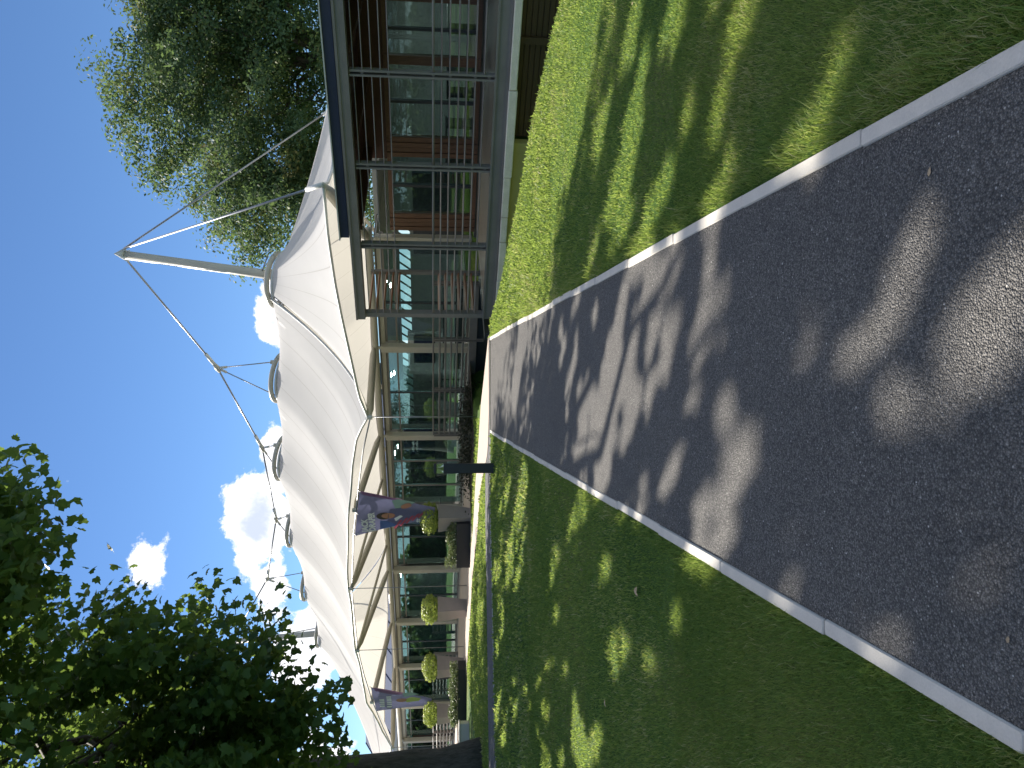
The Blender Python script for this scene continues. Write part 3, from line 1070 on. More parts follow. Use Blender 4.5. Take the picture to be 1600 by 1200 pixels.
# masts
m1b, m1t = (1.72, YR - .1, 5.2), (2.37, YR, 9.93)
m2b, m2t = (-16.6, YR - .1, 5.4), (-17.3, YR, 10.3)
for b_, t_, s in ((m1b, m1t, 1), (m2b, m2t, -1)):
    ms = MB().tube([b_, tuple(Vector(b_).lerp(Vector(t_), .16)), t_], [.135, .135, .12], 16).build('mast', M['steel_cream'], tt, True)
    base = Vector(b_).lerp(Vector(t_), .17)
    MB().tube([tuple(base), tuple(base + Vector((0, 0, .12)))], .17, 16).build('collar', M['steel_cream'], ms, True)
    # pointed head: a cone with two fin plates
    hx, hy, hz = t_
    MB().tube([(hx, hy, hz - .02), (hx + s * .03, hy, hz + .22)], [.14, .01], 12).build('head_cone', M['steel_white'], ms, True)
    fin = MB()
    fin.prism([(hx - .26, hz - .08), (hx + .24, hz - .1), (hx + s * .03, hz + .26)], hy - .012, hy + .012)
    fin.build('head_plate', M['steel_white'], ms)
    fin = MB()
    b0 = len(fin.v)
    fin.v = [(hx - .012, hy - .25, hz - .08), (hx - .012, hy + .25, hz - .08), (hx - .012 + s * .03, hy, hz + .25), (hx + .012, hy - .25, hz - .08), (hx + .012, hy + .25, hz - .08), (hx + .012 + s * .03, hy, hz + .25)]
    fin.f = [(0, 1, 2), (5, 4, 3), (0, 3, 4, 1), (1, 4, 5, 2), (2, 5, 3, 0)]
    fin.build('head_plate', M['steel_white'], ms)
# suspension cable with cast nodes, hangers to every ring
NODES = [(-1.65, YR, 8.17), (-5.2, YR, 7.32), (-9.02, YR, 7.36), (-12.75, YR, 8.2)]
chain = [(m1t[0] - .22, YR, m1t[2] - .05)] + NODES + [(m2t[0] + .2, YR, m2t[2] - .05)]
for i, (a, b) in enumerate(zip(chain[:-1], chain[1:])):
    MB().tube([a, b], .028, 8).build('suspension_cable', M['cable'], tt, True)
    a, b = Vector(a), Vector(b)
    d = (b - a).normalized()
    if i < 4:
        sk = MB().tube([tuple(b - d * .62), tuple(b - d * .18)], .055, 10).build('socket', M['steel_white'], tt, True)
for i, n in enumerate(NODES):
    nd = MB()
    nv = Vector(n)
    d1 = (Vector(chain[i]) - nv).normalized()
    d2 = (Vector(chain[i + 2]) - nv).normalized()
    nd.tube([tuple(nv + d1 * .22), tuple(nv), tuple(nv + d2 * .16)], [.05, .085, .05], 10)
    node = nd.build('cable_node', M['steel_cream'], tt, True)
    for sx in (-1, 1):
        tgt = Vector(ring_pt(i + 1, sx * RAD * .97, -.1, .1))
        dv = (tgt - nv).normalized()
        MB().tube([tuple(nv), tuple(nv + dv * .3)], .04, 8).build('fork', M['steel_white'], node, True)
        MB().tube([tuple(nv + dv * .2), tuple(tgt)], .017, 6).build('hanger', M['cable'], tt, True)
        MB().box(tgt.x - .03, tgt.x + .03, tgt.y - .06, tgt.y + .06, tgt.z - .12, tgt.z + .06).build('lug', M['steel_cream'], tt)
for p in (A1, (4.78, 5.95, 4.5)):
    q = Vector((m1t[0] + .2, YR, m1t[2] - .05))
    g = MB().tube([tuple(q), p], .026, 6).build('guy_cable', M['cable'], tt, True)
    e = Vector(p)
    d = (q - e).normalized()
    MB().tube([tuple(e), tuple(e + d * .55)], .05, 8).build('socket', M['steel_white'], tt, True)
for p in ((-23.5, -4.1, 3.7), (-23.5, 6, 4.0)):
    MB().tube([(m2t[0] - .2, YR, m2t[2] - .05), p], .026, 6).build('guy_cable', M['cable'], tt, True)
# short stays between first mast and its ring
for sx in (-1, 1):
    MB().tube([tuple(Vector(m1b).lerp(Vector(m1t), .24)), ring_pt(0, sx * .9, -.2, .06)], .022, 6).build('stay', M['cable'], tt, True)
    MB().tube([tuple(Vector(m2b).lerp(Vector(m2t), .24)), ring_pt(5, sx * .9, -.2, .06)], .022, 6).build('stay', M['cable'], tt, True)
# flying struts from the column heads to the hem corners, tie rods to the ground
tips = [(.95, -4.09, 3.06), (-2.65, -4.0, 3.66), (-6.24, -4.09, 4.0), (-9.8, -4.09, 4.04), (-13.4, -4.09, 3.74), (-17.2, -4.09, 3.12)]
for k, tp_ in enumerate(tips):
    a = Vector((-k * CB, -.12, ZT + .22))
    b = Vector(tp_)
    MB().tube([tuple(a), tuple(a.lerp(b, .12)), tuple(a.lerp(b, .9)), tuple(b)], [.05, .095, .095, .04], 12).build('strut', M['steel_cream'], tt, True)
    if k in (2, 3):
        c = Vector((-(k - 1) * CB - CB * .55, -.12, ZT + .2))
        MB().tube([tuple(c), tuple(b)], .045, 8).build('thin_strut', M['steel_cream'], tt, True)
    MB().box(b.x - .05, b.x + .05, b.y - .05, b.y + .03, b.z - .07, b.z + .07, .01).build('corner_plate', M['steel_white'], tt)
    if k != 1 and k != 4:
        gz = float(ground_z(*fw(b.x, b.y)[:2]))
        MB().tube([(b.x, b.y, gz - .05), tuple(b)], .014, 6).build('tie_rod', M['cable'], tt, True)
a, b = Vector((CB, -.12, ZT + .2)), Vector(A1)
MB().tube([tuple(a), tuple(a.lerp(b, .1)), tuple(a.lerp(b, .88)), tuple(b)], [.05, .12, .12, .04], 12).build('strut', M['steel_cream'], tt, True)
for k in range(-1, 7):
    a, b = Vector((-k * CB, 5.5, ZT + .05)), Vector((-k * CB + .9, 5.95, 3.85))
    MB().tube([tuple(a), tuple(b)], .06, 8).build('rear_strut', M['steel_cream'], tt, True)

# ------------------------------------------------------------------ banners hanging from the tie cable
M['ban_blue'] = flat('banner navy print', (.20, .21, .37), .7, 0, .5)
M['ban_mid'] = flat('banner blue print', (.11, .19, .42), .7, 0, .4)
M['ban_purple'] = flat('banner purple print', (.33, .18, .33), .7, 0, .5)
M['ban_red'] = flat('banner red print', (.55, .12, .18), .7, 0, .4)
M['ban_white'] = flat('banner white print', (.72, .74, .78), .7)
M['ban_skin'] = flat('banner skin print', (.40, .19, .13), .7)
M['ban_hair'] = flat('banner brown print', (.05, .035, .03), .7)
M['ban_teal'] = flat('banner pale green print', (.24, .36, .33), .7)
M['ban_lime'] = flat('banner lime print', (.42, .48, .12), .7)


def text_mesh(txt, size, m, offset=.012):
    cu = bpy.data.curves.new('lettering', 'FONT')
    cu.body = txt
    cu.size = size
    cu.offset = offset
    cu.align_x = 'LEFT'
    tmp = bpy.data.objects.new('lettering', cu)
    COL.objects.link(tmp)
    dg = bpy.context.evaluated_depsgraph_get()
    me = bpy.data.meshes.new_from_object(tmp.evaluated_get(dg))
    bpy.data.objects.remove(tmp)
    bpy.data.curves.remove(cu)
    me.materials.clear()
    me.materials.append(m)
    return me


def cloth_y(x, z):
    return .02 * math.sin(x * 6.5 + z * 1.1) + .012 * math.sin(z * 2.6 + x * 2)


def drape(me, lift, x0, z0, sx=1.0):
    """lay a flat x,y mesh onto the cloth"""
    for v in me.vertices:
        x, z = x0 + v.co.x * sx, z0 + v.co.y
        v.co = (x, cloth_y(x, z) - lift, z)
    me.update()


def patch(poly, lift, m, name, parent, n=8):
    """printed shape on the cloth: polygon in x,z cut into strips so that it follows the folds"""
    zs = [p[1] for p in poly]
    z0, z1 = min(zs), max(zs)
    mb = MB()
    rows = []
    for i in range(n + 1):
        z = z0 + (z1 - z0) * (i + .001) / (n + .002)
        xs = []
        for (xa, za), (xb, zb) in zip(poly, poly[1:] + poly[:1]):
            if (za - z) * (zb - z) <= 0 and za != zb:
                xs.append(xa + (xb - xa) * (z - za) / (zb - za))
        if len(xs) >= 2:
            a, b = min(xs), max(xs)
            rows.append([(a + (b - a) * k / 6, cloth_y(a + (b - a) * k / 6, z) - lift, z) for k in range(7)])
    if len(rows) > 1:
        return mb.grid(rows).build(name, m, parent, True)


def ell(cx, cz, rx, rz, n=14, tilt=0.0):
    out = []
    for k in range(n):
        a = 2 * math.pi * k / n
        x, z = rx * math.cos(a), rz * math.sin(a)
        out.append((cx + x * math.cos(tilt) - z * math.sin(tilt), cz + x * math.sin(tilt) + z * math.cos(tilt)))
    return out


def banner(X0, X1, ztop0, ztop1, tipx, tipz, label, kind):
    b = froot('banner', X0, -4.16)
    tag(b, label, 'banner')
    W = X1 - X0
    tip = tipx - X0
    n, mcols = 28, 14
    rows = []
    for i in range(n + 1):
        t = i / n
        row = []
        for k in range(mcols + 1):
            q = k / mcols
            xt, zt_ = W * q, ztop0 + (ztop1 - ztop0) * q
            f = t ** .93
            x = xt + (tip + (q - .5) * .42 - xt) * f
            z = zt_ + (tipz - zt_) * t
            row.append((x, cloth_y(x, z), z))
        rows.append(row)
    MB().grid(rows).build('cloth', M['ban_blue'], b, True)
    L = .006
    if kind == 0:
        patch([(W, 3.46), (W - .18, 3.44), (W - .42, 2.5), (W - .38, 2.32), (W - .30, 2.62)], L, M['ban_purple'], 'print', b, 14)
        patch([(.28, 2.98), (.62, 2.98), (.62, 2.36), (.42, 2.5)], L, M['ban_mid'], 'print', b, 8)
        patch([(W - .42, 2.62), (W - .36, 2.45), (W - .50, 1.98), (W - .86, 2.5)], L * 1.5, M['ban_teal'], 'print', b, 8)
        patch([(.42, 2.42), (.60, 2.78), (1.16, 2.70), (1.2, 2.3), (1.02, 1.8), (.86, 1.8)], L * 2, M['ban_blue'], 'print', b, 10)
        patch(ell(.84, 2.86, .17, .21), L * 3, M['ban_hair'], 'print', b, 10)
        patch(ell(.85, 2.74, .13, .19), L * 4, M['ban_skin'], 'print', b, 10)
        patch([(.60, 2.55), (.72, 2.58), (.86, 2.40), (.80, 2.34)], L * 4, M['ban_white'], 'print', b, 6)
        patch(ell(1.28, 2.24, .10, .17, 12, .5), L * 4, M['ban_skin'], 'print', b, 8)
        for k in range(5):
            z = 2.56 - k * .165
            x = .30 + k * .105
            patch([(x, z), (x + .035, z + .05), (x + .36 - k * .02, z - .12 - .02), (x + .34 - k * .02, z - .20)], L * 3, M['ban_red'], 'print', b, 6)
        me = text_mesh('JACK', .235, M['ban_white'])
        drape(me, L * 5, .22, 3.32, .95)
        link('lettering', me, b)
        me = text_mesh('DRAPER', .235, M['ban_white'])
        drape(me, L * 5, .23, 3.12, .95)
        link('lettering', me, b)
        for k in range(2):
            patch([(.60 + k * .05, 1.98), (.625 + k * .05, 1.98), (.645 + k * .05, 1.86), (.62 + k * .05, 1.86)], L * 5, M['ban_white'], 'print', b, 4)
            patch([(.58, 1.945 - k * .05), (.72, 1.945 - k * .05), (.72, 1.925 - k * .05), (.58, 1.925 - k * .05)], L * 5, M['ban_white'], 'print', b, 3)
        patch([(.10, 3.62), (.16, 3.63), (.16, 3.60), (.10, 3.59)], L * 5, M['ban_white'], 'print', b, 3)
    else:
        patch([(W, 3.66), (W - .25, 3.64), (W - .55, 2.8), (W - .50, 2.4), (W - .40, 2.6)], L, M['ban_purple'], 'print', b, 14)
        patch([(W - .45, 2.62), (W - .40, 2.3), (W - .62, 2.0), (W - .80, 2.55)], L * 1.5, M['ban_teal'], 'print', b, 8)
        patch(ell(.72, 2.66, .13, .2), L * 3, M['ban_skin'], 'print', b, 8)
        patch([(.55, 2.5), (.75, 2.55), (.92, 2.3), (.80, 1.95), (.66, 1.98)], L * 2, M['ban_lime'], 'print', b, 8)
        for r_, (x0, nn, z) in enumerate(((.35, 5, 3.28), (.30, 7, 3.02))):
            for q in range(nn):
                patch([(x0 + q * .13, z), (x0 + q * .13 + .085, z), (x0 + q * .13 + .085, z + .17), (x0 + q * .13 + (.03 if q % 2 else 0), z + .17)], L * 4, M['ban_white'], 'print', b, 3)
    # eyelets on the cable
    for q in (0.02, .5, .98):
        z = ztop0 + (ztop1 - ztop0) * q
        MB().tube([(W * q, cloth_y(W * q, z), z - .03), (W * q, .06, z + .05)], .012, 6).build('clip', M['steel_white'], b)
    return b


banner(-3.58, -1.67, 3.71, 3.46, -2.62, 1.45, 'navy pennant banner lettered JACK DRAPER hanging from the tent edge', 0)
banner(-13.95, -12.2, 3.60, 3.72, -13.4, 1.55, 'second pennant banner with lime print hanging at the far left of the tent', 1)


# ------------------------------------------------------------------ foliage generators
MAPLE = np.array([(0, 0), (.34, -.10), (.58, .22), (.40, .34), (.42, .56), (.16, .58), (0, 1.0), (-.16, .58), (-.42, .56), (-.40, .34), (-.58, .22), (-.34, -.10)])
LEAF4 = np.array([(0, 0), (.26, .45), (0, 1.0), (-.26, .45)])
OVAL = np.array([(0, 0), (.24, .28), (.2, .68), (0, 1.0), (-.2, .68), (-.24, .28)])


def leaf_cloud(P, Nrm, size, outline, curl=.25):
    """one mesh of leaves: fan triangles round a mid point"""
    n = len(P)
    k = len(outline)
    Nrm = Nrm / np.linalg.norm(Nrm, axis=1, keepdims=True)
    rv = rng.normal(size=(n, 3))
    Tn = np.cross(Nrm, rv)
    Tn /= np.linalg.norm(Tn, axis=1, keepdims=True)
    B = np.cross(Nrm, Tn)
    loc = np.vstack([[0, .38], outline])
    cz = -curl * (loc[:, 0] ** 2 * 1.4 + (loc[:, 1] - .4) ** 2 * .6)
    S = size[:, None, None]
    V = P[:, None, :] + S * (loc[None, :, 0, None] * Tn[:, None, :] + (loc[None, :, 1, None] - .4) * B[:, None, :] + cz[None, :, None] * Nrm[:, None, :])
    base = np.arange(n)[:, None, None] * (k + 1)
    tri = np.array([(0, 1 + i, 1 + (i + 1) % k) for i in range(k)])[None]
    return V.reshape(-1, 3), (base + tri).reshape(-1, 3), k + 1


def ball_pts(n, shell=.5):
    d = rng.normal(size=(n, 3))
    d /= np.linalg.norm(d, axis=1, keepdims=True)
    return d * (shell + (1 - shell) * rng.random((n, 1))) if shell < 1 else d


# ------------------------------------------------------------------ planters with clipped balls
def planter_mesh():
    mb = MB()
    for z0, a0, z1, a1 in ((0, .21, 1.0, .30),):
        mb.v += [(-a0, -a0, z0), (a0, -a0, z0), (a0, a0, z0), (-a0, a0, z0), (-a1, -a1, z1), (a1, -a1, z1), (a1, a1, z1), (-a1, a1, z1)]
        i = .04
        mb.v += [(-a1 + i, -a1 + i, z1), (a1 - i, -a1 + i, z1), (a1 - i, a1 - i, z1), (-a1 + i, a1 - i, z1), (-a1 + i, -a1 + i, z1 - .06), (a1 - i, -a1 + i, z1 - .06), (a1 - i, a1 - i, z1 - .06), (-a1 + i, a1 - i, z1 - .06)]
        mb.f += [(0, 3, 2, 1), (0, 1, 5, 4), (1, 2, 6, 5), (2, 3, 7, 6), (3, 0, 4, 7), (4, 5, 9, 8), (5, 6, 10, 9), (6, 7, 11, 10), (7, 4, 8, 11), (8, 9, 13, 12), (9, 10, 14, 13), (10, 11, 15, 14), (11, 8, 12, 15)]
    return mb.mesh('planter_box', M['planter'])


pm = planter_mesh()
soil = MB().box(-.255, .255, -.255, .255, .9, .945).mesh('soil', M['soil'])


def ball_mesh(seed):
    n = 2400
    d = ball_pts(n, .8)
    lump = 1 + .05 * np.sin(d[:, :1] * 7 + seed) * np.sin(d[:, 1:2] * 6 + 2 * seed) + .06 * np.sin(d[:, 2:] * 13 + seed)
    P = d * lump * np.array([.50, .50, .32]) + np.array([0, 0, 1.26])
    P[:, 2] = np.maximum(P[:, 2], .97 + .05 * rng.random(n))
    Nr = d + rng.normal(scale=.5, size=(n, 3))
    V, F, k = leaf_cloud(P, Nr, rng.uniform(.045, .08, n), OVAL)
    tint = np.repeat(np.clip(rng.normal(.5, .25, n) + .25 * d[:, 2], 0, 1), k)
    return np_mesh('bush', V, F, M['ball'], tint)


balls = [ball_mesh(1), ball_mesh(4)]
PL = [(-2.95, -4.1, 'taupe square planter with clipped golden bush, right beside the banner tip'),
      (-6.85, -4.5, 'taupe planter with golden bush, second along from the banner'),
      (-10.25, -4.55, 'taupe planter with golden bush, third along from the banner'),
      (-13.5, -4.6, 'taupe planter with golden bush, farthest left under the second banner')]
for i, (X, Y, lab) in enumerate(PL):
    w = fw(X, Y)
    p = empty('bush_planter', (w[0], w[1], float(ground_z(w[0], w[1])) + .015), ANG + R(rnd.uniform(-6, 6)))
    tag(p, lab, 'planter', 'taupe planters along the pavilion')
    p.scale = (.92, .92, .9)
    link('planter_box', pm, p)
    link('soil', soil, p)
    link('stem', MB().tube([(0, 0, .9), (0, 0, 1.2)], .03, 8).mesh('stem', M['bark']), p)
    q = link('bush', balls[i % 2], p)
    q.rotation_euler = (0, 0, i * 1.3)
    q['kind'] = 'stuff'


def hedge_trough(c0, c1, depth, h, label):
    a, b = Vector(c0), Vector(c1)
    ln = (b - a).length
    t = empty('hedge_trough', (*((a + b) / 2), float(ground_z(*((a + b) / 2))) + .012), math.atan2(b.y - a.y, b.x - a.x))
    tag(t, label, 'planter', 'black hedge troughs')
    mb = MB()
    mb.box(-ln / 2, ln / 2, -depth / 2, -depth / 2 + .03, 0, h).box(-ln / 2, ln / 2, depth / 2 - .03, depth / 2, 0, h)
    mb.box(-ln / 2, -ln / 2 + .03, -depth / 2 + .031, depth / 2 - .031, 0, h).box(ln / 2 - .03, ln / 2, -depth / 2 + .031, depth / 2 - .031, 0, h)
    mb.build('trough', M['black_box'], t)
    MB().box(-ln / 2 + .031, ln / 2 - .031, -depth / 2 + .031, depth / 2 - .031, h - .2, h - .04).build('soil', M['soil'], t)
    n = int(2600 * ln)
    P = np.stack([rng.uniform(-ln / 2 - .02, ln / 2 + .02, n), rng.normal(0, depth * .27, n), rng.random(n) ** .6], 1)
    top = .30 + .05 * np.sin(P[:, 0] * 7) + .03 * np.sin(P[:, 0] * 17)
    P[:, 2] = h - .05 + P[:, 2] * top
    V, F, k = leaf_cloud(P, rng.normal(size=(n, 3)) + np.array([0, 0, .5]), rng.uniform(.035, .06, n), OVAL)
    hd = link('hedge', np_mesh('hedge', V, F, M['hedge'], np.repeat(np.clip(rng.normal(.5, .25, n) + (P[:, 2] - h) * .6, 0, 1), k)), t)
    hd['kind'] = 'stuff'


hedge_trough((-5.12, 21.75), (-3.82, 21.4), .5, .39, 'black trough with clipped grey green hedge, left of the hanging banner')
hedge_trough((-11.0, 24.75), (-8.95, 24.3), .5, .25, 'long low black trough with feathery hedge at the far left')
w = (-10.45, 22.55)
blk = empty('stone_block', (w[0], w[1], float(ground_z(*w))), R(14))
tag(blk, 'pale stone block wall beside the tree trunk', 'wall')
for k, (a, b) in enumerate(((-.9, -.3), (-.29, .42))):
    MB().box(a, b, -.25, .25, -.1, .26, .012).build('block', M['lime_wall'], blk)
MB().box(-.93, .45, -.28, .28, .262, .30, .012).build('cap', M['lime_wall'], blk)

# ------------------------------------------------------------------ bollard light
bz = float(ground_z(-1.47, 13.3))
bo = empty('bollard_light', (-1.47, 13.3, bz), R(4))
tag(bo, 'black bollard light with clear lamp head at the corner of the left lawn', 'bollard')
MB().box(-.085, .085, -.085, .085, -.1, .885, .006).build('post', M['black'], bo)
MB().box(-.085, .085, -.085, .085, 1.005, 1.055, .008).build('cap', M['black'], bo)
lens = MB()
for sx in (-1, 1):
    lens.box(sx * .082 - .002, sx * .082 + .002, -.08, .08, .886, 1.004)
    lens.box(-.079, .079, sx * .082 - .002, sx * .082 + .002, .886, 1.004)
lens.build('lamp_glass', M['glass_clear'], bo)
cone = MB()
nn = 20
prof = [(.078, .887), (.05, .91), (.02, .95), (.004, 1.0)]
pts = []
for r_, z in prof:
    pts.append([(r_ * math.cos(2 * math.pi * k / nn), r_ * math.sin(2 * math.pi * k / nn), z) for k in range(nn + 1)])
cone.grid(pts).build('reflector', M['chrome'], bo, True)

# ------------------------------------------------------------------ far building behind the tent
fb = empty('blue_roofed_building', (-1.0, 44.0, .3), math.atan2(7, -24))
tag(fb, 'far building with slate blue roof and white gutter behind the tent', 'building')
MB().box(0, 26, -8, -.01, 0, 3.55).build('wall', M['cream_wall'], fb)
ro = MB()
ro.v = [(-.5, .6, 3.75), (27, .6, 3.75), (27, -4, 6.0), (-.5, -4, 6.0), (-.5, -8.6, 3.75), (27, -8.6, 3.75)]
ro.f = [(0, 1, 2, 3), (3, 2, 5, 4), (0, 3, 4), (1, 5, 2)]
rfo = ro.build('roof', M['slate_blue'], fb)
for k in range(14):
    o = MB().tube([(-.4 + k * 2.1, .62, 3.77), (-.4 + k * 2.1, -3.98, 6.02)], .03, 6).build('standing_seam', M['slate_blue'], rfo)
MB().box(-.6, 27.1, .61, .75, 3.5, 3.78).build('gutter', M['steel_white'], fb)
for k in range(7):
    wn = MB().box(1 + k * 3.6, 3.2 + k * 3.6, 0, .05, 1.2, 2.9).build('window', M['steel_grey'], fb)
    MB().box(1.08 + k * 3.6, 3.12 + k * 3.6, .051, .06, 1.28, 2.82).build('pane', M['glass'], wn)


# ------------------------------------------------------------------ trees
def limb(p0, p1, r0, r1, n=7, wob=.12, sag=0.0):
    p0, p1 = Vector(p0), Vector(p1)
    ln = (p1 - p0).length
    pts, rs = [], []
    for i in range(n + 1):
        t = i / n
        p = p0.lerp(p1, t)
        w_ = wob * ln * .25 * math.sin(math.pi * t)
        p += Vector((rnd.uniform(-1, 1), rnd.uniform(-1, 1), rnd.uniform(-.5, 1))) * w_ + Vector((0, 0, sag * math.sin(math.pi * t)))
        pts.append(tuple(p))
        rs.append(r0 + (r1 - r0) * t ** .8)
    return pts, rs


# where windows in the canopy let the sun reach the ground: two ends (x, y, x, y) and half width in metres
SUNFLECKS = [(0.8, 4.56, 0.63, 4.7, 0.05), (0.72, 4.48, 0.53, 4.61, 0.05), (0.65, 5.19, 0.3, 5.4, 0.08), (0.43, 4.91, 0.24, 4.98, 0.06), (0.22, 5.29, -0.18, 5.69, 0.09),
             (0.15, 5.19, 0.0, 5.24, 0.06), (0.02, 4.93, -0.23, 5.11, 0.06), (0.02, 4.6, -0.14, 4.7, 0.06), (-0.19, 6.03, -0.66, 6.58, 0.17), (-0.29, 5.61, -0.75, 5.88,
             0.19), (0.03, 7.06, -0.24, 7.14, 0.07), (0.19, 4.3, 0.08, 4.33, 0.05), (0.62, 3.65, 0.13, 3.88, 0.05), (0.43, 3.52, 0.25, 3.65, 0.05), (0.81, 4.18, 0.7,
             4.18, 0.05), (0.86, 4.98, 0.76, 4.98, 0.05), (0.84, 9.78, -0.16, 10.73, 0.22), (0.34, 2.17, 0.2, 2.25, 0.05), (0.2, 2.25, 0.08, 2.5, 0.05), (0.21, 1.81,
             0.06, 1.94, 0.07), (0.29, 1.75, 0.06, 1.79, 0.05), (-0.05, 2.21, -0.06, 2.21, 0.08), (0.47, 2.05, 0.39, 2.18, 0.05), (0.24, 2.68, 0.15, 2.75, 0.05), (-0.64,
             2.84, -0.81, 2.92, 0.05), (-0.8, 2.24, -0.81, 2.24, 0.05), (-0.26, 1.77, -0.33, 1.81, 0.05), (-0.28, 3.25, -0.41, 3.35, 0.05), (-0.06, 3.46, -0.15, 3.53,
             0.05), (-0.98, 6.36, -1.47, 6.94, 0.13), (-1.23, 9.73, -2.78, 11.21, 0.23), (-1.62, 7.65, -1.93, 7.82, 0.08), (-3.5, 10.06, -4.49, 10.8, 0.23), (-3.17, 8.63,
             -3.75, 9.26, 0.17), (-4.57, 12.3, -5.52, 12.84, 0.22), (-2.45, 7.48, -2.54, 7.48, 0.1), (-2.93, 6.81, -3.02, 6.81, 0.1), (-3.19, 6.81, -3.25, 6.81, 0.12),
             (-3.89, 8.26, -4.1, 8.26, 0.17), (-3.14, 6.45, -3.3, 6.5, 0.12), (-1.64, 4.65, -1.72, 4.65, 0.06), (-3.56, 11.73, -4.2, 12.13, 0.15), (-1.35, 5.65, -1.65,
             5.84, 0.05), (-1.29, 4.14, -1.47, 4.24, 0.05), (2.51, 4.93, 2.28, 5.24, 0.05), (2.08, 4.1, 1.94, 4.24, 0.05), (2.34, 6.6, 1.93, 7.14, 0.08), (1.47, 5.07,
             1.05, 5.47, 0.08), (1.25, 4.3, 1.16, 4.4, 0.05), (1.36, 3.55, 1.24, 3.6, 0.05), (1.69, 3.31, 1.62, 3.39, 0.05), (1.19, 2.49, 0.97, 2.64, 0.05), (0.97, 2.64,
             0.94, 2.88, 0.05), (0.84, 2.66, 0.81, 2.71, 0.05), (2.79, 6.05, 2.51, 6.38, 0.06), (1.75, 4.85, 1.59, 4.99, 0.05), (1.54, 3.95, 1.42, 3.99, 0.05)]
fk = random.Random(31)
for _ in range(46):
    x_, y_, l_ = fk.uniform(-.8, .85), fk.uniform(3.3, 7.4), fk.uniform(.08, .5)
    SUNFLECKS.append((x_, y_, x_ - .62 * l_, y_ + .78 * l_, fk.uniform(-.01, .04)))
for _ in range(44):
    x_, y_, l_ = fk.uniform(-5.5, -1.0), fk.uniform(4.5, 13.5), fk.uniform(.15, .9)
    SUNFLECKS.append((x_, y_, x_ - .62 * l_, y_ + .78 * l_, fk.uniform(0, .09)))
for _ in range(22):
    x_, y_, l_ = fk.uniform(1.0, 2.6), fk.uniform(2.6, 6.0), fk.uniform(.1, .5)
    SUNFLECKS.append((x_, y_, x_ - .62 * l_, y_ + .78 * l_, fk.uniform(-.01, .04)))


def value_noise(x, y, seed):
    g = np.random.default_rng(seed).random((64, 64))
    xi, yi = np.floor(x).astype(int), np.floor(y).astype(int)
    fx, fy = x - xi, y - yi
    fx, fy = fx * fx * (3 - 2 * fx), fy * fy * (3 - 2 * fy)
    a, b = g[xi % 64, yi % 64], g[(xi + 1) % 64, yi % 64]
    c, d = g[xi % 64, (yi + 1) % 64], g[(xi + 1) % 64, (yi + 1) % 64]
    return (a * (1 - fx) + b * fx) * (1 - fy) + (c * (1 - fx) + d * fx) * fy


